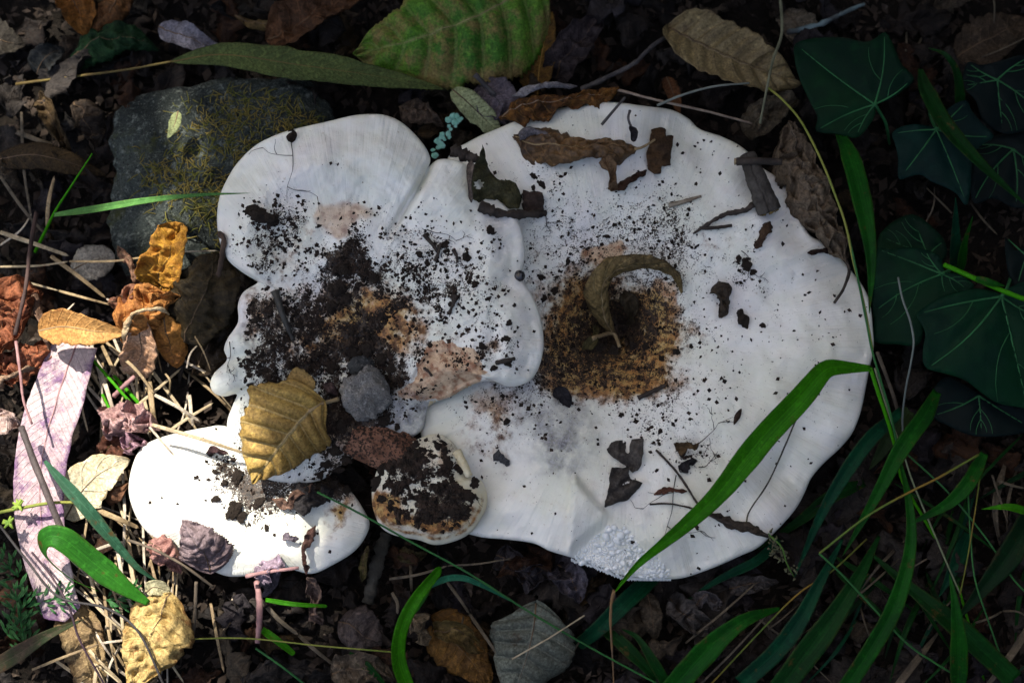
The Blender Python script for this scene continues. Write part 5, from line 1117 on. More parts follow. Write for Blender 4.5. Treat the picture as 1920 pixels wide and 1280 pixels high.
ivy("dusky slate ivy leaf with two pale flecks at the far edge", [(1814, 117), (1840, 122), (1880, 113), (1925, 105), (1965, 150), (1955, 230), (1920, 246), (1880, 250), (1842, 226), (1830, 190), (1806, 160)], (1870, 150), [(1818, 120), (1810, 160), (1880, 245), (1955, 220), (1925, 110)], 30, (0, 0), iD)
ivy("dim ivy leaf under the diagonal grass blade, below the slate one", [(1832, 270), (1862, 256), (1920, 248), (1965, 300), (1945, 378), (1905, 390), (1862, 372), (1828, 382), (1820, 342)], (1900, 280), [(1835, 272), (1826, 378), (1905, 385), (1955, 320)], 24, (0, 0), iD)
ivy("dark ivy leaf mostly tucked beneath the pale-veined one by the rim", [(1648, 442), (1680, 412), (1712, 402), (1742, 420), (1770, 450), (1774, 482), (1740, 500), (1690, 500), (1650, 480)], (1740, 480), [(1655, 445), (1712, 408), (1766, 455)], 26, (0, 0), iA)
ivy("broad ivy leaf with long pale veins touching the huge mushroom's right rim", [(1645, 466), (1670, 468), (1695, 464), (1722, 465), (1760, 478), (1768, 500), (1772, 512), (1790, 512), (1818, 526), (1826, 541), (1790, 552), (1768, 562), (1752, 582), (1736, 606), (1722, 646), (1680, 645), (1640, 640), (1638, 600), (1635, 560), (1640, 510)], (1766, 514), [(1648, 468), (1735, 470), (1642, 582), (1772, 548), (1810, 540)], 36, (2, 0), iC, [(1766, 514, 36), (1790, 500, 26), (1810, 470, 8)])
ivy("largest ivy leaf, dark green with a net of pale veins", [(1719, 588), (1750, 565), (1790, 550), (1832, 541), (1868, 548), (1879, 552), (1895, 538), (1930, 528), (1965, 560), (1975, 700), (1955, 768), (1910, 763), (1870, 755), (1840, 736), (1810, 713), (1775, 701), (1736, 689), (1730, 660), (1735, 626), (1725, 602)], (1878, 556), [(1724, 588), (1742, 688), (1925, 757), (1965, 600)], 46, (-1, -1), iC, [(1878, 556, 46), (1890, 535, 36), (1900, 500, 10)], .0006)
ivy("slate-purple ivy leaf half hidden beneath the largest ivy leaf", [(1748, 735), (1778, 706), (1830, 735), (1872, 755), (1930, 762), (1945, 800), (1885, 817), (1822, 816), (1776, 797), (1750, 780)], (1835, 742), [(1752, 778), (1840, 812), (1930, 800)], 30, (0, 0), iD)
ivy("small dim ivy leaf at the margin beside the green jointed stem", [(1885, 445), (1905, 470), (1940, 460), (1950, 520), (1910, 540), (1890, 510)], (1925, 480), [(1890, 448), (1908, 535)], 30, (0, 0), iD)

# ================================================================== grass
def gmat(c1, c2=None, vein=None, tip=None, **kw):
    return leaf_mat(c1, c2 or tuple(x * .7 for x in c1), vein or tuple(x * 1.7 for x in c1), tip or (.10, .05, .015),   .12, 1, 0, .5, .10, .3, .35, name="grass_blade_surface", stri=True, edgeamt=.2, bumpy=.3, grain=.2, **kw)
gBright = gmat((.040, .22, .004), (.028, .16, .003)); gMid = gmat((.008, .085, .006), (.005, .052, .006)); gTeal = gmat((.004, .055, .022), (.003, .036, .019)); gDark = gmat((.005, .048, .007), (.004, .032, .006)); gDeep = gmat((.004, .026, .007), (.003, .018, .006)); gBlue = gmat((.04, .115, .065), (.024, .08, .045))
lb = blade("long bright green grass blade bent across the huge mushroom, its tip dried", [(1632, 690, 56), (1590, 689, 62), (1556, 690, 66), (1535, 704, 68), (1500, 745, 68), (1440, 808, 66), (1390, 870, 64), (1340, 932, 60), (1290, 980, 57), (1235, 1025, 52), (1190, 1063, 46), (1150, 1112, 36)], 21, gBright, 'blade2', nu=90, nv=11, fold=.25, wave=.0006, crumple=.0004)
V, F = tube([WP(p) for p in [(1152, 1106, 37), (1146, 1130, 34), (1145, 1175, 28), (1148, 1225, 20), (1151, 1285, 12)]], 3.2 * U, 1.2 * U, 24, 6, .2)
mesh("dry_tip", V, F, plain_mat("dry_tip", (.22, .12, .05), (.15, .1, .06), 120, .7), lb)
stick("grass_stalk", "bright green jointed grass stem rising beside the huge mushroom's right rim", [(1632, 690, 56), (1648, 740, 50), (1668, 800, 42), (1684, 860, 34), (1694, 905, 28), (1740, 985, 18), (1790, 1080, 12), (1845, 1275, 6)], 3.6, gBright, "grass", 2.4, 50, 7, .05)
S = lambda lab, pts, r, m, **k: stick("grass_stalk", lab, pts, r, m, "grass", n=36, k=6, rough=.06, **k)
YG = plain_mat("yellow_green_stalk", (.24, .24, .05), (.14, .18, .03), 60, .55); OR = plain_mat("orange_green_stalk", (.20, .12, .02), (.08, .13, .02), 25, .55); GS = plain_mat("thin_green_stalk", (.03, .13, .03), (.02, .09, .025), 60, .5)
S("yellowing thin stalk arching past the wrinkled taupe leaf down to the jointed stem", [(1440, 165, 40), (1465, 185, 44), (1500, 225, 52), (1535, 290, 58), (1560, 350, 60), (1585, 420, 60), (1600, 490, 58), (1620, 570, 56), (1636, 655, 55)], 2.2, YG)
S("slim dark green stalk along the huge mushroom's right rim", [(1588, 430, 58), (1602, 490, 59), (1622, 590, 59), (1636, 660, 58), (1668, 770, 48), (1690, 870, 36)], 2.0, GS)
S("pale dry stalk hanging in front of the broad ivy leaf", [(1684, 520, 58), (1692, 560, 60), (1706, 600, 60), (1713, 640, 56), (1708, 680, 50), (1698, 730, 42), (1692, 790, 34), (1697, 850, 26)], 1.8, plain_mat("grey_stalk", (.20, .22, .19), (.12, .14, .13), 60, .6))
S("straight pale stalk running beside the jointed stem into the lower grass", [(1640, 690, 48), (1668, 780, 44), (1694, 850, 40), (1712, 905, 36), (1760, 1020, 26), (1800, 1112, 18)], 1.7, plain_mat("pale_green_stalk", (.22, .25, .14), (.15, .18, .1), 60, .6))
S("brown dry stem stub below the end of the huge mushroom's rim", [(1645, 660, 46), (1660, 700, 40), (1676, 745, 32), (1684, 775, 26)], 3.4, DRYDARK)
S("orange-green stalk slanting down to a sharp kink in the lower grass", [(1835, 852, 44), (1760, 895, 46), (1700, 925, 46), (1625, 968, 44), (1536, 1037, 40)], 2.2, OR)
S("green stalk continuing from the sharp kink to the lower right", [(1536, 1037, 40), (1580, 1078, 38), (1640, 1142, 34), (1700, 1205, 30), (1750, 1240, 26), (1800, 1270, 22)], 2.0, GS)
S("thin yellow stalk from the seed head down-left", [(1625, 1010, 20), (1560, 1070, 26), (1500, 1110, 28), (1440, 1168, 26), (1330, 1285, 18)], 1.7, OR)
S("long thin green stalk crossing the lower right grass", [(1702, 852, 30), (1780, 925, 32), (1850, 1010, 30), (1900, 1085, 26), (1940, 1125, 22)], 1.8, GS)
S("yellow thread-like stalk rising in the lower right grass", [(1838, 890, 30), (1828, 960, 32), (1815, 1040, 30), (1800, 1115, 24)], 1.4, OR)
S("green thread-like stalk with a joint in the lower right grass", [(1815, 925, 28), (1820, 1010, 30), (1828, 1085, 30), (1852, 1160, 26), (1880, 1240, 20)], 1.6, GS)
B = lambda lab, pts, hw, m, **k: blade(lab, pts, hw * .86, m, **k)
B("broad green blade hanging along the rim in front of the ivy", [(1566, 235, 34), (1595, 300, 44), (1620, 400, 50), (1633, 490, 50), (1630, 588, 46)], 20, gMid, kind='blade2')
B("diagonal green blade lying over the bluish ivy leaf", [(1725, 130, 30), (1738, 175, 42), (1775, 240, 48), (1840, 310, 48), (1930, 390, 44)], 19, gDark, kind='blade2')
B("short arched blade standing above the bluish ivy leaf", [(1800, 260, 10), (1796, 150, 36), (1775, 105, 44), (1740, 90, 38)], 12, gDark)
B("upright teal blade pair's left half above the green jointed stem", [(1790, 510, 20), (1790, 450, 40), (1792, 370, 58)], 14, gTeal)
B("upright green blade pair's right half above the green jointed stem", [(1800, 510, 20), (1806, 460, 40), (1824, 405, 52)], 11, gMid)
S("green jointed stem slanting over the largest ivy leaf", [(1770, 496, 48), (1832, 524, 54), (1880, 545, 56), (1935, 566, 56)], 4.5, gBright)
B("green blade sheathing the jointed stem above the largest ivy leaf", [(1830, 522, 56), (1855, 530, 58), (1885, 536, 56)], 8, gMid)
B("teal-green blade leaning down from under the slate-purple ivy leaf", [(1756, 735, 34), (1730, 785, 44), (1690, 840, 48), (1645, 925, 44), (1580, 1042, 30)], 17, gMid)
B("teal blade in the lower grass close to the huge mushroom's right rim", [(1690, 770, 32), (1625, 830, 40), (1570, 910, 40), (1530, 985, 34), (1488, 1085, 22)], 15, gTeal)
B("long ribbed blade falling straight through the lower right grass", [(1684, 850, 36), (1702, 930, 42), (1708, 1000, 42), (1698, 1070, 40), (1670, 1150, 36), (1620, 1235, 30), (1570, 1310, 22)], 19, gMid, kind='wide')
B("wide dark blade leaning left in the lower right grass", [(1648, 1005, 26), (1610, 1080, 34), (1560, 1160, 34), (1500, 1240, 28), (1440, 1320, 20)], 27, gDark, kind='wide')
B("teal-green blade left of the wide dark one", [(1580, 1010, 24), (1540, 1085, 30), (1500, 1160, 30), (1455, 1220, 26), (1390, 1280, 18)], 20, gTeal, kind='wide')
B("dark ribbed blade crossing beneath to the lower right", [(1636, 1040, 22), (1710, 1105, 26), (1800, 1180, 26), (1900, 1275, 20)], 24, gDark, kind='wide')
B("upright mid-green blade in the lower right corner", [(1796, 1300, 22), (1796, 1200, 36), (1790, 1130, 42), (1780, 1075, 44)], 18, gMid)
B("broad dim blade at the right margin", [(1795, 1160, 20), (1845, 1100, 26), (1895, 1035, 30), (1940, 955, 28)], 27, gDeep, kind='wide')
B("green blade arched near the right margin below the ivy", [(1845, 850, 36), (1815, 905, 40), (1775, 945, 36), (1700, 985, 28)], 15, gMid)
B("thin bright blade entering from the right margin", [(1935, 962, 40), (1890, 950, 44), (1840, 954, 40)], 8, gBright)
B("shaded blade beneath the long ribbed one", [(1620, 905, 12), (1560, 930, 18), (1500, 975, 16), (1420, 1030, 8)], 14, gDark)
B("dim teal blade beneath the lower right stalks", [(1815, 1000, 14), (1790, 1060, 20), (1760, 1120, 16)], 16, gTeal)
B("drab olive blade lying behind the slim stalks by the rim", [(1705, 770, 18), (1680, 800, 24), (1650, 850, 20), (1630, 880, 14)], 20, gmat((.035, .06, .022)))
B("dark blade running along the bottom right soil", [(1460, 1010, 18), (1420, 1050, 24), (1350, 1085, 22), (1280, 1130, 14)], 10, gTeal)
B("broad green blade leaning left at the lower centre", [(1462, 1140, 26), (1400, 1160, 34), (1350, 1195, 34), (1300, 1245, 28), (1245, 1310, 20)], 26, gMid, kind='wide')
B("cut teal blade emerging below the blistered margin", [(1226, 1080, 14), (1170, 1130, 24), (1125, 1175, 22), (1082, 1210, 12)], 19, gTeal, kind='strap')
B("small dark blade below the cut teal blade", [(1120, 1165, 14), (1165, 1205, 20), (1215, 1255, 18), (1260, 1310, 12)], 14, gDark)
B("yellow-tipped dark blade pointing at the cut teal blade", [(1260, 1300, 18), (1225, 1240, 26), (1195, 1195, 26), (1165, 1178, 20)], 11, gDark)
B("green blade with a browned cut top below the small cream cap", [(775, 1310, 20), (748, 1240, 32), (752, 1180, 40), (780, 1120, 44), (828, 1062, 40)], 15, gBright, kind='strap', wave=.0008)
B("green stub of blade beside the browned cut blade", [(765, 1150, 20), (790, 1120, 30), (805, 1095, 30)], 12, gMid, kind='strap')
B("thin teal leaf arching under the huge mushroom's lower rim", [(805, 1102, 22), (835, 1085, 32), (870, 1083, 36), (910, 1100, 34), (960, 1128, 28)], 6.5, gmat((.02, .13, .075)), kind='blade2')
S("long hair-thin green stalk crossing from the low cap to the bottom edge", [(595, 922, 50), (680, 965, 52), (770, 1015, 50), (880, 1075, 44), (990, 1145, 36), (1110, 1215, 28), (1240, 1285, 20)], 2.0, GS)
S("pale thin stalk crossing the grey-green ribbed leaf", [(960, 1235, 38), (1030, 1195, 40), (1096, 1153, 38)], 1.6, DRY)
B("short bright blade lying below the low sunlit cap", [(498, 1124, 22), (550, 1132, 26), (614, 1136, 22)], 5, gBright, kind='strap')
B("short green blade piece lower down, below the low sunlit cap", [(492, 1180, 22), (520, 1200, 26), (552, 1226, 22)], 8, gBright, kind='strap')
S("thin pale-green stalk running level along the bottom left", [(335, 1198, 22), (460, 1196, 28), (600, 1210, 28), (740, 1222, 22)], 1.6, YG)
S("thin green stalk slanting into the bottom left corner", [(480, 1215, 22), (530, 1250, 24), (575, 1285, 20)], 2.2, GS)
B("dark drooping blade low at the bottom centre", [(655, 1225, 18), (690, 1250, 22), (730, 1290, 18)], 9, gDark)
S("bright green upright stalk at the left, beside the boulder", [(66, 472, 16), (84, 435, 28), (104, 395, 40), (138, 342, 48), (173, 288, 52)], 3.4, gBright, r1=1.2)
B("slim pale green blade pointing over the boulder at the lobed cap", [(102, 403, 40), (180, 392, 52), (270, 377, 60), (370, 366, 66), (468, 362, 66)], 7.5, gmat((.10, .24, .06), (.07, .19, .05)), kind='blade')
B("glossy dark-green grass blade curling back on itself in the sun", [(278, 1130, 34), (230, 1098, 40), (170, 1050, 46), (115, 1008, 52), (84, 1010, 50), (86, 1040, 42), (130, 1082, 34), (185, 1108, 26)], 24, gmat((.03, .16, .015), (.02, .11, .012)), kind='blade2', nu=80, nv=9, fold=.1)
B("long blue-green grass blade slanting over the purple strap leaf", [(84, 864, 44), (115, 900, 46), (160, 950, 46), (210, 1010, 42), (260, 1065, 34), (305, 1095, 26)], 13, gBlue, kind='blade2', nu=60)
B("maroon-streaked grass blade at the bottom left", [(-30, 1262, 26), (30, 1228, 34), (90, 1190, 36), (158, 1160, 30)], 17, gmat((.085, .055, .04), (.03, .05, .02)), kind='blade')
S("bright green stalk piece among the dry straw", [(172, 672, 24), (210, 715, 28), (250, 760, 28), (284, 795, 22)], 3.0, gBright)
S("second green stalk piece beside the dry straw", [(190, 735, 20), (205, 765, 24), (216, 780, 20)], 3.0, gBright)
S("third green stalk piece under the crumpled orange leaf", [(214, 705, 20), (255, 750, 24), (270, 770, 20)], 3.6, gBright)
st_ = thing("budding_stem", "yellow-green stem with tufted buds crossing the purple strap leaf", "plant", PT(-10, 962, 30))
V, F = tube([PT(-20, 964, 30), PT(50, 950, 36), (PT(100, 942, 38)), PT(150, 942, 36)], .0009, .0007, 24, 6, .1); mesh("stem", V, F, YG, st_)
bl = []; rs = np.random.RandomState(2)
for cx, cy in ((36, 948), (18, 980)):
    for k in range(9):
        a_ = rs.uniform(0, 6.3); p0 = PT(cx, cy, 37); p1 = p0 + np.array([math.cos(a_) * .003, math.sin(a_) * .003, rs.uniform(0, .002)])
        bl.append(tube([p0, (p0 + p1) / 2 + (0, 0, .0006), p1], .0011, .0004, 6, 6, .1))
V, F = tubes(bl); mesh("buds", V, F, plain_mat("green_buds", (.22, .30, .04), (.12, .22, .03), 200, .6), st_)
# feathery herb
hb = thing("feathery_herb", "small feathery green herb at the bottom left beside the strap leaf", "plant", PT(40, 1190, 0))
herb_mat = plain_mat("herb_leaflet", (.03, .14, .03), (.02, .09, .02), 150, .5, .35, transl=.2)
def leaflet(p, a, l, z, w):
    c, s = math.cos(a), math.sin(a); P_ = [(0, 0), (.4, w), (.75, w * .7), (1, 0), (.75, -w * .7), (.4, -w)]
    return [PT(p[0] + (u * c - v * s) * l, p[1] + (u * s + v * c) * l, z + 1.5 * math.sin(u * 3)) for u, v in P_]
for (bx, by, a0, n_) in ((50, 1225, -1.75, 7), (20, 1195, -1.2, 5), (60, 1130, -.2, 4), (35, 1080, -2.4, 3), (200, 1125, -.1, 3)):
    Lv = []; rach = []
    for k in range(n_):
        p = (bx + math.cos(a0) * k * 20, by + math.sin(a0) * k * 20); z = 20 + k * 2
        rach.append(PT(p[0], p[1], z))
        for sg in (-1, 1):
            for m_ in range(4): Lv.append(leaflet((p[0] + math.cos(a0 + sg * 1.0) * m_ * 6, p[1] + math.sin(a0 + sg * 1.0) * m_ * 6), a0 + sg * (.35 + .5 * (m_ % 2)) + rs.normal(0, .15), rs.uniform(16, 26), z + rs.uniform(0, 2), .11))
    V = np.array(Lv).reshape(-1, 3); m_ = len(Lv)
    fr = mesh("frond", V, (np.array([[0, 1, 2, 3], [0, 3, 4, 5]])[None] + (np.arange(m_) * 6)[:, None, None]).reshape(-1, 4), herb_mat, hb, thick=.0002)
    V, F = tube(rach, .0005, .0003, 14, 5); mesh("stalk", V, F, GS, fr)
# green seed head on the rim
sh_ = thing("seeding_sprig", "tiny grey-green seed head dangling off the huge mushroom's lower right rim", "plant", PT(1444, 1003, 48))
V, F = tube([PT(1440, 1000, 46), PT(1465, 1025, 42), PT(1475, 1055, 36), PT(1488, 1080, 28)], .0004, .0003, 16, 5); mesh("stalk", V, F, GREEN_STALK, sh_)
bl = []
for k in range(60):
    f_ = rs.rand(); p0 = PT(1445 + 38 * f_ + rs.normal(0, 7), 1004 + 72 * f_ + rs.normal(0, 5), 45 - 16 * f_); d_ = rs.normal(0, .0010, 3)
    bl.append(tube([p0, p0 + d_ * .6, p0 + d_ * 1.2], .0006, .0002, 4, 5, .2, k))
V, F = tubes(bl); tag(mesh("seeds", V, F, plain_mat("seed_husks", (.13, .14, .07), (.09, .08, .05), 300, .8), sh_), kind="stuff")

# ================================================================== dry leaves in the sun, left
ORANGE = ((.44, .20, .055), (.27, .10, .03)); PINK = ((.44, .27, .25), (.27, .15, .14)); CREAM = ((.62, .56, .40), (.52, .44, .28))
leaf("strap_leaf", "long pale pinkish-purple strap leaf with dark violet blotches lying in the sun", [(143, 645, 26), (112, 735, 30), (84, 830, 30), (74, 930, 28), (86, 1040, 26), (122, 1165, 22)], 50, 'strap', leaf_mat((.50, .40, .38), (.42, .30, .31), (.42, .32, .32), (.13, .055, .15), .5, 30, 3, .6, .2, .1, .03, .55, grain=.35), nu=90, nv=20, curl=10, wave=.0006, crumple=.0006, tear=.02, rib=PINKDRY)
leaf("strap_leaf", "tan second strap leaf below the purple one, at the bottom left", [(120, 1120, 16), (150, 1190, 20), (165, 1250, 18), (175, 1310, 12)], 40, 'ell', leaf_mat((.30, .21, .10), (.18, .12, .06), spot=(.06, .03, .015)), nu=50, nv=18, curl=-20, crumple=.002)
leaf("cream_leaf", "cream-white rounded leaf touching the left side of the low sunlit cap", [(122, 972, 18), (150, 925, 24), (190, 885, 28), (244, 862, 24)], 44, 'ovate', leaf_mat(*CREAM, (.66, .6, .45), (.4, .25, .1), .2, nv=5, veinamt=.2), nu=40, nv=18, curl=18, wave=.0012)
leaf("orange_leaf", "pointed orange leaf with a sharp tip casting shade on the strap leaf", [(72, 620, 42), (120, 612, 46), (175, 620, 48), (236, 625, 44)], 30, 'ovate', leaf_mat((.50, .27, .09), (.40, .19, .055), spot=(.18, .07, .02), spotamt=.15), nu=50, nv=16, fold=.5, roll=12, rib=PALE_STALK)
leaf("orange_leaf", "crumpled orange leaf with a pale rolled crest under the dark leaf", [(232, 640, 34), (246, 600, 46), (285, 570, 50), (338, 556, 46)], 54, 'ovate', leaf_mat(*ORANGE, spot=(.10, .035, .012)), nu=60, nv=28, crumple=.005, curl=-70, rip=.0012)
leaf("orange_leaf", "pale pink-beige hanging leaf with orange mottling beneath the crumpled crest", [(262, 590, 46), (262, 630, 42), (262, 670, 32), (255, 705, 20)], 34, 'ell', leaf_mat((.46, .30, .20), (.36, .19, .10)), nu=40, nv=18, curl=40, crumple=.002)
leaf("orange_leaf", "orange-brown lobe hanging right of the pink-beige leaf", [(308, 590, 44), (312, 625, 40), (322, 660, 30), (332, 690, 22)], 32, 'ell', leaf_mat((.38, .17, .04), (.24, .10, .03)), nu=40, nv=18, curl=-45, crumple=.0016)
leaf("rolled_leaf_crest", "cream-coloured rolled leaf edge arching over the orange leaves", [(232, 640, 44), (236, 600, 54), (262, 584, 57), (300, 577, 57), (318, 590, 52)], 10, 'piece', leaf_mat((.52, .40, .24), (.36, .24, .13)), nu=50, nv=14, curl=-120, crumple=.0022, mid=0)
leaf("golden_leaf", "golden-orange cupped leaf standing at the boulder's foot", [(300, 548, 30), (305, 510, 42), (320, 465, 48), (330, 418, 44)], 44, 'ell', leaf_mat((.44, .24, .03), (.33, .15, .025), spot=(.16, .06, .015), spotamt=.25), nu=50, nv=22, curl=40, crumple=.0035, rip=.0008)
leaf("brown_roll", "brown spirally rolled leaf left of the golden cupped leaf", [(222, 462, 26), (240, 490, 34), (258, 520, 36), (270, 548, 32)], 20, 'piece', leaf_mat((.22, .12, .075), (.12, .062, .04)), nu=40, nv=16, curl=-130, crumple=.003)
leaf("brown_roll", "short reddish rolled leaf knot above the crumpled orange leaf", [(205, 570, 34), (225, 560, 42), (255, 545, 44), (280, 560, 40)], 26, 'ell', leaf_mat((.26, .12, .07), (.15, .065, .04)), nu=40, nv=18, curl=-110, crumple=.005)
leaf("dark_leaf", "large blackish-brown wet leaf leaning on the lobed cap's left flank", [(345, 640, 36), (365, 590, 46), (385, 540, 50), (404, 474, 46)], 62, 'ell', leaf_mat((.038, .027, .012), (.016, .012, .008), rough=.6, spec=.15), nu=50, nv=26, curl=-22, crumple=.0025, wave=.0015)
leaf("dark_leaf", "second blackish wet leaf in the shade beneath the first, by the cap", [(360, 700, 16), (385, 660, 26), (410, 610, 28), (430, 560, 22)], 40, 'ovate', leaf_mat((.030, .020, .012), (.016, .012, .009), rough=.4), nu=40, nv=18, curl=-30, crumple=.003)
leaf("ember_leaf", "tiny orange leaf tip below the blackish wet leaf", [(375, 632, 30), (382, 620, 34), (392, 602, 34)], 9, 'ell', leaf_mat((.52, .17, .03), (.36, .10, .02)), nu=16, nv=8, mid=0)
leaf("round_leaf", "small round pale-grey leaf lying left of the golden cupped leaf", [(133, 508, 18), (165, 492, 22), (215, 478, 18)], 34, 'ell', leaf_mat((.30, .27, .22), (.22, .19, .155), nv=6, veinamt=.3), nu=36, nv=16, curl=-15)
leaf("crumpled_leaf", "big rust-red crumpled leaf at the left margin", [(-30, 650, 20), (10, 600, 32), (40, 560, 34), (75, 545, 26)], 60, 'ovate', leaf_mat((.26, .09, .04), (.13, .045, .025)), nu=60, nv=30, crumple=.006, curl=60)
leaf("crumpled_leaf", "brick-red folded leaf below the big rust-red crumpled one", [(-20, 700, 18), (30, 680, 28), (80, 660, 28), (95, 640, 20)], 40, 'ovate', leaf_mat((.30, .10, .045), (.16, .055, .03)), nu=50, nv=24, crumple=.005, curl=-60)
leaf("brown_roll", "twisted brown leaf roll standing right of the rust-red leaf", [(62, 545, 30), (72, 580, 36), (80, 620, 36), (92, 660, 28)], 16, 'piece', leaf_mat((.24, .15, .10), (.13, .075, .05)), nu=44, nv=14, curl=-130, crumple=.003)
leaf("brown_roll", "tan rolled leaf rim crossing the left margin below the folded red leaf", [(-10, 730, 24), (25, 705, 30), (65, 690, 30)], 14, 'piece', leaf_mat((.30, .20, .13), (.18, .11, .07)), nu=30, nv=14, curl=-130, crumple=.003, mid=0)
leaf("crumpled_leaf", "pink-white frilled leaf at the left margin beside the strap leaf", [(-15, 780, 22), (15, 790, 28), (40, 800, 22)], 30, 'ovate', leaf_mat((.45, .34, .30), (.28, .17, .14)), nu=40, nv=22, crumple=.005, curl=50)
leaf("crumpled_leaf", "lilac-pink crumpled leaf lying above the low sunlit cap", [(192, 800, 22), (222, 785, 32), (262, 790, 34), (300, 806, 28)], 36, 'ovate', leaf_mat(*PINK, spot=(.12, .06, .07)), nu=60, nv=28, crumple=.0065, curl=-40)
leaf("crumpled_leaf", "mauve knotted leaf beside the lilac-pink one at the cap's rim", [(232, 850, 22), (245, 830, 30), (262, 820, 30), (280, 835, 22)], 20, 'ell', leaf_mat((.40, .24, .27), (.22, .12, .15)), nu=40, nv=20, crumple=.006, curl=-70)
leaf("crumpled_leaf", "dark red-brown leaf in shade between cream leaf and low cap", [(180, 850, 12), (210, 840, 18), (245, 850, 14)], 24, 'ovate', leaf_mat((.14, .05, .03), (.07, .03, .02)), nu=30, nv=14, crumple=.004, curl=40)
leaf("brown_leaf", "brown shaded leaf edge under the cream-white rounded leaf", [(195, 935, 14), (215, 925, 22), (242, 905, 22)], 18, 'ovate', leaf_mat((.20, .10, .055), (.11, .05, .03)), nu=30, nv=14, crumple=.003, curl=-50)
leaf("grey_purple_leaf", "grey-purple ribbed leaf propped against the low sunlit cap's lower edge", [(396, 1070, 30), (385, 1040, 40), (362, 1010, 46), (345, 975, 44)], 50, 'ovate', leaf_mat((.22, .165, .17), (.13, .092, .095), (.30, .23, .24), (.06, .04, .04), .25, 7, 1.0), nu=60, nv=28, rip=.0016, nvein=7, crumple=.002, curl=-30, serr=.08, teeth=30)
leaf("pink_leaf", "salmon-pink curled leaf scrap left of the grey-purple ribbed leaf", [(280, 1012, 28), (300, 1025, 34), (325, 1050, 32), (340, 1075, 24)], 26, 'ovate', leaf_mat((.36, .19, .16), (.22, .105, .09)), nu=40, nv=20, crumple=.004, curl=-50)
leaf("yellow_leaf", "wrinkled golden-yellow leaf lit at the bottom left", [(322, 1112, 30), (300, 1160, 34), (275, 1220, 34), (245, 1300, 28)], 62, 'ovate', leaf_mat((.46, .34, .14), (.34, .22, .07), spot=(.16, .06, .02), spotamt=.4, spec=.08, rough=.75), nu=60, nv=30, crumple=.0030, curl=-35, rip=.0014)
leaf("cream_leaf", "small cream folded leaf near the blue-green blade's lower end", [(275, 1110, 30), (290, 1100, 34), (318, 1108, 30)], 14, 'ell', leaf_mat((.50, .46, .28), (.4, .36, .2)), nu=26, nv=12, curl=40)
leaf("leaf_fragment", "dark torn leaf scrap with ragged edge on the low sunlit cap", [(540, 945, (capB, 3)), (570, 935, (capB, 6)), (605, 930, (capB, 4)), (625, 918, (capB, 2))], 26, 'piece', leaf_mat((.04, .035, .034), (.024, .02, .02)), nu=36, nv=18, crumple=.0025, tear=.3, curl=-30, mid=0)
leaf("leaf_fragment", "brown curling leaf strip beside the dark torn scrap on the low cap", [(510, 935, (capB, 3)), (535, 945, (capB, 6)), (560, 922, (capB, 6)), (585, 905, (capB, 4))], 10, 'piece', leaf_mat((.19, .115, .08), (.10, .055, .04)), nu=36, nv=12, crumple=.003, tear=.3, curl=-70, mid=0)
leaf("leaf_fragment", "rusty leaf strip running down the low cap to its lower edge", [(592, 985, (capB, 2)), (580, 1015, (capB, 4)), (570, 1045, (capB, 4)), (575, 1078, 33)], 10, 'piece', leaf_mat((.13, .065, .05), (.07, .04, .034)), nu=36, nv=12, crumple=.003, tear=.4, curl=-60, mid=0)
leaf("leaf_fragment", "purple-grey leaf flake on the low cap beside the rusty strip", [(530, 1003, (capB, 2)), (545, 1008, (capB, 3)), (560, 1010, (capB, 2))], 7, 'piece', leaf_mat((.16, .13, .15), (.10, .08, .09)), nu=20, nv=10, crumple=.0015, tear=.4, mid=0)
leaf("leaf_fragment", "dark maroon scrap curling on top of the low cap near the straw", [(388, 850, (capB, 2)), (400, 843, (capB, 5)), (428, 850, (capB, 3))], 9, 'piece', leaf_mat((.10, .055, .055), (.055, .03, .03)), nu=24, nv=12, crumple=.002, curl=-80, mid=0)
leaf("grey_purple_leaf", "lilac torn leaf with a grey stalk hanging off the low cap's lower edge", [(478, 1082, 28), (505, 1066, 34), (535, 1060, 34)], 22, 'piece', leaf_mat((.28, .21, .26), (.17, .13, .16)), nu=40, nv=18, crumple=.0035, tear=.35, curl=-25, stalk=[(462, 1080, 32), (500, 1072, 36), (560, 1064, 37)], stalk_r=.001, rib=PINKDRY)
leaf("grey_purple_leaf", "dusky grey leaf hanging below the lilac torn leaf", [(495, 1082, 24), (510, 1095, 20), (500, 1118, 12)], 20, 'piece', leaf_mat((.17, .14, .16), (.09, .075, .085)), nu=30, nv=14, crumple=.003, tear=.35, curl=-25, mid=0)
leaf("dangling_leaf", "pink-brown narrow leaf dangling below the low cap into the litter", [(575, 1082, 26), (590, 1110, 20), (590, 1145, 16), (605, 1172, 10)], 15, 'piece', leaf_mat((.17, .115, .095), (.09, .06, .05)), nu=30, nv=14, crumple=.003, tear=.3, curl=50, mid=0)
leaf("dangling_leaf", "olive-yellow twisted leaf hanging by the small cream cap's left end", [(690, 1022, 26), (685, 1055, 22), (678, 1090, 14)], 10, 'lance', leaf_mat((.12, .10, .035), (.07, .055, .02)), nu=30, nv=12, crumple=.0025, curl=60)
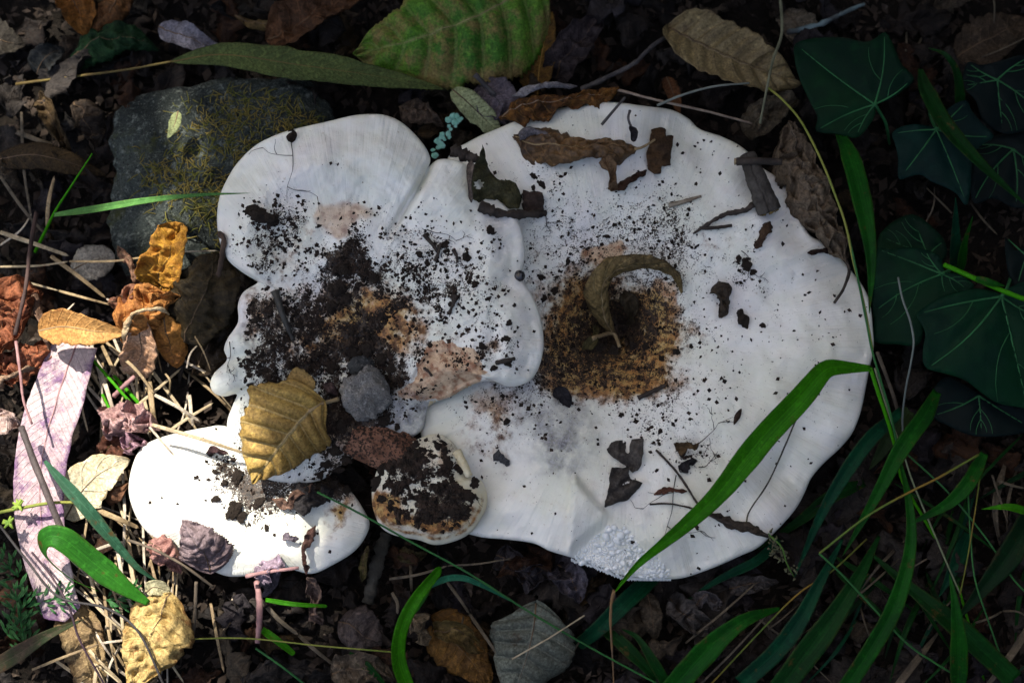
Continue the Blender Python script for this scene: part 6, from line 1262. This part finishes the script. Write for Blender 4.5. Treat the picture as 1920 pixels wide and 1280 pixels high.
# lower litter heroes
leaf("ribbed_leaf", "large grey-green ribbed leaf lying below the huge mushroom's pleat", [(1005, 1130, 22), (1000, 1180, 28), (985, 1240, 26), (960, 1310, 20)], 84, 'ovate', leaf_mat((.13, .145, .12), (.085, .092, .075), (.19, .2, .165), (.06, .045, .03), .25, 7, .9), nu=70, nv=34, rip=.0030, nvein=7, sl=.9, curl=-40, wave=.003, tear=.08)
leaf("ochre_leaf", "flat dull-orange leaf at the bottom centre", [(800, 1160, 12), (850, 1200, 18), (920, 1290, 12)], 50, 'ovate', leaf_mat((.15, .075, .016), (.09, .045, .013)), nu=40, nv=18, curl=-20, crumple=.0015)
leaf("ochre_leaf", "ochre folded leaf right of the browned cut blade", [(815, 1185, 16), (855, 1180, 24), (910, 1222, 14)], 26, 'ovate', leaf_mat((.12, .082, .028), (.06, .04, .016)), nu=36, nv=18, curl=60, crumple=.003)
leaf("tan_leaf", "beige torn leaf beside the browned cut blade", [(770, 1150, 20), (785, 1175, 26), (800, 1210, 18)], 26, 'piece', leaf_mat((.20, .15, .09), (.11, .08, .05)), nu=36, nv=18, curl=-50, crumple=.003, tear=.2)
leaf("brown_leaf", "wide mauve-brown leaf lying below the twig under the caps", [(635, 1165, 12), (670, 1180, 18), (715, 1210, 12)], 42, 'ell', leaf_mat((.085, .066, .06), (.05, .038, .034)), nu=36, nv=18, curl=-20, crumple=.002)
leaf("brown_leaf", "long beige-brown crinkled leaf along the bottom centre", [(620, 1262, 12), (680, 1255, 20), (740, 1275, 14)], 30, 'ovate', leaf_mat((.13, .10, .068), (.07, .052, .036)), nu=36, nv=18, curl=40, crumple=.004)
for i, (lab, pts, hw, c1, kw) in enumerate((
    ("mauve curled leaf just beneath the pleat's lower end", [(1045, 1060, 8), (1065, 1085, 18), (1085, 1130, 14)], 36, (.10, .088, .105), dict(curl=70, crumple=.004)),
    ("dark mauve leaf left of the pleat's lower end", [(980, 1095, 8), (1000, 1075, 16), (1030, 1070, 12)], 26, (.085, .075, .085), dict(curl=80, crumple=.005)),
    ("brown oval leaf under the cut teal blade", [(1212, 1110, 8), (1222, 1150, 14), (1228, 1200, 8)], 22, (.085, .066, .045), dict(curl=-30, crumple=.0015)),
    ("grey crumpled leaf right of the brown oval leaf", [(1255, 1120, 8), (1280, 1150, 18), (1330, 1185, 10)], 26, (.085, .075, .07), dict(curl=70, crumple=.005)),
    ("grey-brown curved leaf below the huge mushroom's lower right rim", [(1350, 1110, 8), (1400, 1095, 16), (1460, 1090, 10)], 20, (.09, .078, .072), dict(curl=60, crumple=.003)),
    ("pale grey scrap beside the grey-brown curved leaf", [(1300, 1130, 12), (1325, 1120, 18), (1360, 1140, 12)], 15, (.12, .105, .105), dict(curl=60, crumple=.004)),
    ("dark curled leaf right under the huge mushroom's lower left rim", [(930, 1040, 8), (965, 1060, 16), (1000, 1100, 10)], 28, (.06, .05, .052), dict(curl=70, crumple=.005)),
    ("olive-brown leaf under the small cream cap", [(750, 1030, 8), (775, 1045, 14), (800, 1035, 10)], 16, (.075, .062, .03), dict(curl=50, crumple=.003)))):
    leaf("dead_leaf", lab, pts, hw, 'ovate', leaf_mat(c1, tuple(x * .5 for x in c1), rough=.65), nu=40, nv=18, **kw)

# ================================================================== twigs and straw on the ground
stick("twig", "thick mossy dark twig lying below the small cream cap", [(725, 1000, 14), (712, 1040, 14), (702, 1080, 13), (690, 1130, 10)], 12, plain_mat("mossy_twig", (.06, .055, .045), (.03, .028, .022), 120, .85, .2, 1), "twig", 10, 30, 10, .35)
stick("twig", "grey branching twig behind the huge mushroom's upper rim", [(1090, 168, 16), (1140, 145, 22), (1190, 118, 24), (1225, 85, 20), (1262, 62, 14)], 5, TWIGPALE, "twig", 3.5, 40, 8, .3)
stick("twig", "lichen-crusted grey twig at the top right beside the first ivy leaf", [(1475, 62, 14), (1540, 45, 18), (1580, 25, 18), (1620, 8, 12)], 6, plain_mat("lichen_twig", (.16, .22, .23), (.05, .05, .05), 60, .9, .1, .8), "twig", 3, 34, 8, .4)
stick("grass_stalk", "pale jointed dry stalk hanging from the top edge behind the mushroom", [(1462, -20, 26), (1466, 60, 34), (1450, 110, 40), (1438, 165, 44), (1425, 232, 40)], 3.2, plain_mat("dull_straw", (.16, .16, .10), (.10, .10, .06), 100, .7), "straw", 2.2, 34, 7, .12)
stick("grass_stalk", "grey-green flat dry stalk above the huge mushroom's rim, pointing at the tan leaf", [(1232, 198, 44), (1280, 178, 48), (1340, 162, 50), (1405, 156, 46)], 2.6, plain_mat("dull_grey_straw", (.19, .20, .17), (.12, .13, .11), 100, .7), "straw", 1.8, 30, 7, .12)
stick("grass_stalk", "thin grey splinter leaning on the huge mushroom above the rolled leaf", [(1128, 234, (capM, 3)), (1150, 208, (capM, 5)), (1172, 183, 46)], 2.8, TWIGPALE, "twig", 2.4, 12, 7, .1)
stick("root", "knotted brown root standing at the lobed cap's left flank", [(412, 438, 56), (420, 450, 58), (416, 480, 54), (412, 520, 46), (424, 560, 34), (432, 600, 20)], 6, plain_mat("root_bark", (.10, .065, .045), (.05, .033, .024), 160, .8), "root", 4, 36, 9, .4)
stick("twig", "dark red-brown stem slanting over the rust-red leaf at the left", [(68, 400, 30), (56, 470, 40), (48, 540, 44), (28, 628, 40)], 4.5, plain_mat("redbrown_stem", (.075, .045, .038), (.04, .026, .022), 100, .7), "twig", 3.5, 34, 8, .15)
stick("grass_stalk", "white-brown thin stalk hanging over the purple strap leaf", [(30, 640, 40), (38, 700, 46), (44, 750, 48), (60, 795, 46)], 3, PINKDRY, "straw", 2, 26, 7, .15)
stick("twig", "dark grey smooth stem lying along the purple strap leaf", [(40, 800, 44), (62, 860, 46), (86, 920, 46), (110, 980, 44), (124, 1015, 42)], 6, plain_mat("stalk_shadow_grey", (.09, .07, .065), (.05, .04, .038), 100, .6), "twig", 6, 26, 9, .08)  # shadow of the hanging stalk, built as a solid dark strip
stick("twig", "pinkish red twig stub poking up at the bottom left, below the low cap", [(482, 1090, 22), (487, 1140, 26), (483, 1205, 24)], 6, PINKDRY, "twig", 5, 20, 9, .2)
stick("twig", "mauve-brown twig stub among the dry straw under the orange leaves", [(214, 742, 24), (232, 724, 28), (252, 706, 26)], 5, PINKDRY, "twig", 4, 16, 8, .2)
stick("twig", "thin dark stem rising at the bottom left beside the yellow leaf", [(368, 1090, 34), (366, 1140, 30), (362, 1195, 22)], 3.5, DRYDARK, "twig", 3, 20, 7, .15)
stick("twig", "jointed brown stem crossing below the grey-purple ribbed leaf", [(240, 1012, 40), (290, 1030, 44), (345, 1060, 44), (400, 1100, 36)], 2.6, DRYDARK, "twig", 2.2, 30, 7, .2)
stick("grass_stalk", "dark thin vine looping over the yellow leaf at the bottom left", [(0, 985, 40), (50, 1050, 44), (110, 1118, 44), (200, 1140, 42), (260, 1185, 42), (310, 1290, 34)], 2.4, plain_mat("dark_vine", (.05, .045, .045), (.03, .027, .027), 100, .6), "plant", 2.2, 50, 7, .1)
stick("grass_stalk", "second dark thin vine running down the strap leaf's lower end", [(60, 1035, 34), (100, 1085, 38), (130, 1140, 38), (150, 1200, 34), (200, 1290, 24)], 2.0, plain_mat("maroon_vine", (.06, .035, .045), (.035, .022, .03), 100, .6), "plant", 2, 44, 7, .1)
lich = []
for k in range(26):
    f_ = rs.rand(); c0 = PT(820 + 38 * f_ + rs.normal(0, 5), 280 - 62 * f_ + rs.normal(0, 5), 24); q, Fq = lump(1, k, .5)
    lich.append((c0 + q * np.array([.0013, .0013, .0006]) * rs.uniform(.6, 1.5), Fq))
o_ = 0; Vs = []; Fs = []
for q, Fq in lich: Vs.append(q); Fs.append(Fq + o_); o_ += len(q)
lt = thing("lichen_twig", "thin twig crusted with mint-green lichen between the two big mushrooms", "twig", PT(822, 280, 22))
V, F = tube([PT(818, 284, 21), PT(838, 250, 23), PT(862, 212, 22)], .0011, .0008, 14, 7, .3); mesh("stick", V, F, TWIG, lt)
mesh("lichen", np.concatenate(Vs), np.concatenate(Fs), plain_mat("mint_lichen", (.22, .50, .40), (.30, .58, .52), 300, .9), lt, smooth=False)
def straw_mat(c1, c2): return leaf_mat(c1, c2, c1, tuple(x * .35 for x in c2), .3, 1, 0, .55, .3, .15, .2, 1.6, .5, True, .5, .3, name="straw_surface")
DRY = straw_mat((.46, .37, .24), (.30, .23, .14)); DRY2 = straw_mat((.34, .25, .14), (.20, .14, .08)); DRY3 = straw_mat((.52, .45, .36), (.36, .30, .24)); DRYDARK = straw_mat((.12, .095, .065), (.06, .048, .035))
DRYS = [(0, 435, 130, 480, 6, 20), (95, 480, 200, 560, 5.5, 24), (200, 560, 330, 640, 3, 18), (0, 500, 130, 490, 3, 26), (130, 490, 285, 480, 3.2, 32), (285, 478, 410, 470, 2.4, 30), (15, 520, 110, 545, 3, 28), (110, 545, 210, 572, 3.4, 28), (90, 600, 140, 568, 2.6, 26), (0, 330, 90, 445, 4.5, 18), (40, 210, 60, 420, 4, 14),
        (0, 460, 60, 400, 3, 20), (25, 245, 100, 272, 7, 12), (88, 425, 102, 330, 5.5, 20), (280, 800, 340, 870, 3, 36), (285, 796, 460, 850, 5, 46), (205, 650, 290, 740, 4.2, 32), (290, 740, 375, 790, 4.6, 34), (320, 805, 400, 755, 4, 30), (280, 715, 292, 800, 7, 30), (185, 690, 215, 780, 6, 22), (150, 720, 165, 810, 3, 22), (310, 700, 318, 735, 2.6, 26), (355, 740, 362, 800, 5, 20), (230, 780, 340, 690, 4, 22),
        (365, 630, 395, 695, 1.8, 44), (350, 690, 372, 645, 2.2, 40), (165, 1020, 185, 1140, 5, 20), (190, 1040, 220, 1130, 4, 22), (215, 1000, 235, 1110, 5, 20), (240, 1030, 262, 1150, 5.5, 18), (180, 955, 262, 990, 7, 26), (180, 1030, 235, 1015, 4, 24), (150, 1100, 240, 1190, 3, 20), (60, 1255, 190, 1205, 3.4, 30), (190, 1205, 250, 1198, 3, 30), (225, 1120, 240, 1230, 4, 16), (270, 1120, 260, 1180, 5, 18), (165, 1160, 215, 1240, 3, 18), (300, 1190, 345, 1280, 3, 16),
        (395, 1130, 420, 1260, 4, 12), (440, 1110, 415, 1200, 4, 12), (490, 1125, 560, 1190, 6, 16), (560, 1190, 625, 1245, 5, 16), (730, 1085, 840, 1060, 3.6, 24), (840, 1060, 960, 1046, 2.4, 26), (770, 1050, 772, 1110, 4, 16), (838, 1090, 880, 1150, 4, 20), (880, 1150, 935, 1230, 4.5, 18), (735, 1110, 745, 1150, 4.5, 16), (865, 1190, 870, 1150, 2.4, 18),
        (1285, 1205, 1420, 1090, 3, 20), (1310, 1285, 1440, 1150, 2.6, 24), (1090, 1195, 1060, 1250, 2, 14), (1740, 1180, 1790, 1120, 2.4, 16), (1700, 1070, 1770, 1030, 2, 18), (1820, 1170, 1880, 1145, 3, 14), (1880, 1145, 1925, 1155, 2.6, 14), (1610, 1120, 1640, 1215, 2.4, 10), (1860, 890, 1890, 980, 3, 18), (1870, 900, 1920, 915, 3.5, 18), (1645, 860, 1700, 800, 3, 16), (1785, 400, 1735, 350, 2.6, 24), (1608, 420, 1618, 300, 2.6, 30), (1735, 420, 1752, 350, 2.2, 20), (1840, 108, 1925, 70, 2, 16), (1862, -10, 1864, 45, 2.4, 16), (1690, 140, 1740, 45, 3, 8), (1700, 60, 1690, 110, 3, 8), (1820, 380, 1870, 440, 3, 10), (1440, 1180, 1500, 1130, 2, 16)]
def SLAB(x, y, sunny, k=0, r=3):
    where = min([q for q in LZ], key=lambda q: (q[0] - x) ** 2 + (q[1] - y) ** 2)[2].replace(" under the dry straw", " between the glossy curled blade and yellow leaf")
    size = "hair-thin " if r < 1.9 else ("broad " if r > 3.1 else "slim ")
    return size + (("straw-yellow", "tan", "whitish")[k % 3] + " dry grass stalk" if sunny else "dull grass straw coloured as if shaded") + where
for i, (x0, y0, x1, y1, r, z) in enumerate(DRYS):
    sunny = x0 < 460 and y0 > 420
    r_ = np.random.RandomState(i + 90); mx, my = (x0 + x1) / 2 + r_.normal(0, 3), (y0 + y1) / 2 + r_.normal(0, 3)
    m_ = (DRY, DRY2, DRY3)[i % 3] if sunny else DRYDARK; r = r * .72  # straw outside the sunny area carries its shade as a darker colour
    blade(SLAB(x0, y0, sunny, i, r), [(x0, y0, z + r_.uniform(-4, 2)), (mx, my, z + 3), (x1, y1, z + r_.uniform(-4, 2))], r, m_, kind='strap', nu=16, nv=5, fold=-.18, name="dry_straw", cat="straw", group=SLAB(x0, y0, sunny, i, r))
rs = np.random.RandomState(55)
for i in range(84):
    if i < 56: x, y = rs.uniform(150, 330), rs.uniform(960, 1290)
    else: x, y = rs.uniform(150, 400), rs.uniform(640, 800)
    if cap_depth(x, y) > -1: continue
    a_ = rs.normal(1.25, .4); l_ = rs.uniform(40, 110); z = rs.uniform(8, 22)
    r = rs.uniform(1.2, 3.4); blade(SLAB(x, y, True, i, r), [(x - math.cos(a_) * l_, y - math.sin(a_) * l_, z - 5), (x + rs.normal(0, 6), y, z + 2), (x + math.cos(a_) * l_, y + math.sin(a_) * l_, z - 5)], r, (DRY, DRY2, DRY3)[i % 3], kind='strap', nu=14, nv=5, fold=-.18, name="dry_straw", cat="straw", group=SLAB(x, y, True, i, r))

# finer grass filling the lower right
rs = np.random.RandomState(404)
for i in range(46):
    x, y = rs.uniform(1480, 1930), rs.uniform(860, 1290)
    if cap_depth(x, y) > -40: continue
    if y < 1280 - (x - 1400) * .9: continue
    a_ = rs.choice([2.05, 2.2, .75, 1.75]) + rs.normal(0, .18); l_ = rs.uniform(70, 150); z = rs.uniform(6, 20); hw_ = rs.uniform(1.6, 7)
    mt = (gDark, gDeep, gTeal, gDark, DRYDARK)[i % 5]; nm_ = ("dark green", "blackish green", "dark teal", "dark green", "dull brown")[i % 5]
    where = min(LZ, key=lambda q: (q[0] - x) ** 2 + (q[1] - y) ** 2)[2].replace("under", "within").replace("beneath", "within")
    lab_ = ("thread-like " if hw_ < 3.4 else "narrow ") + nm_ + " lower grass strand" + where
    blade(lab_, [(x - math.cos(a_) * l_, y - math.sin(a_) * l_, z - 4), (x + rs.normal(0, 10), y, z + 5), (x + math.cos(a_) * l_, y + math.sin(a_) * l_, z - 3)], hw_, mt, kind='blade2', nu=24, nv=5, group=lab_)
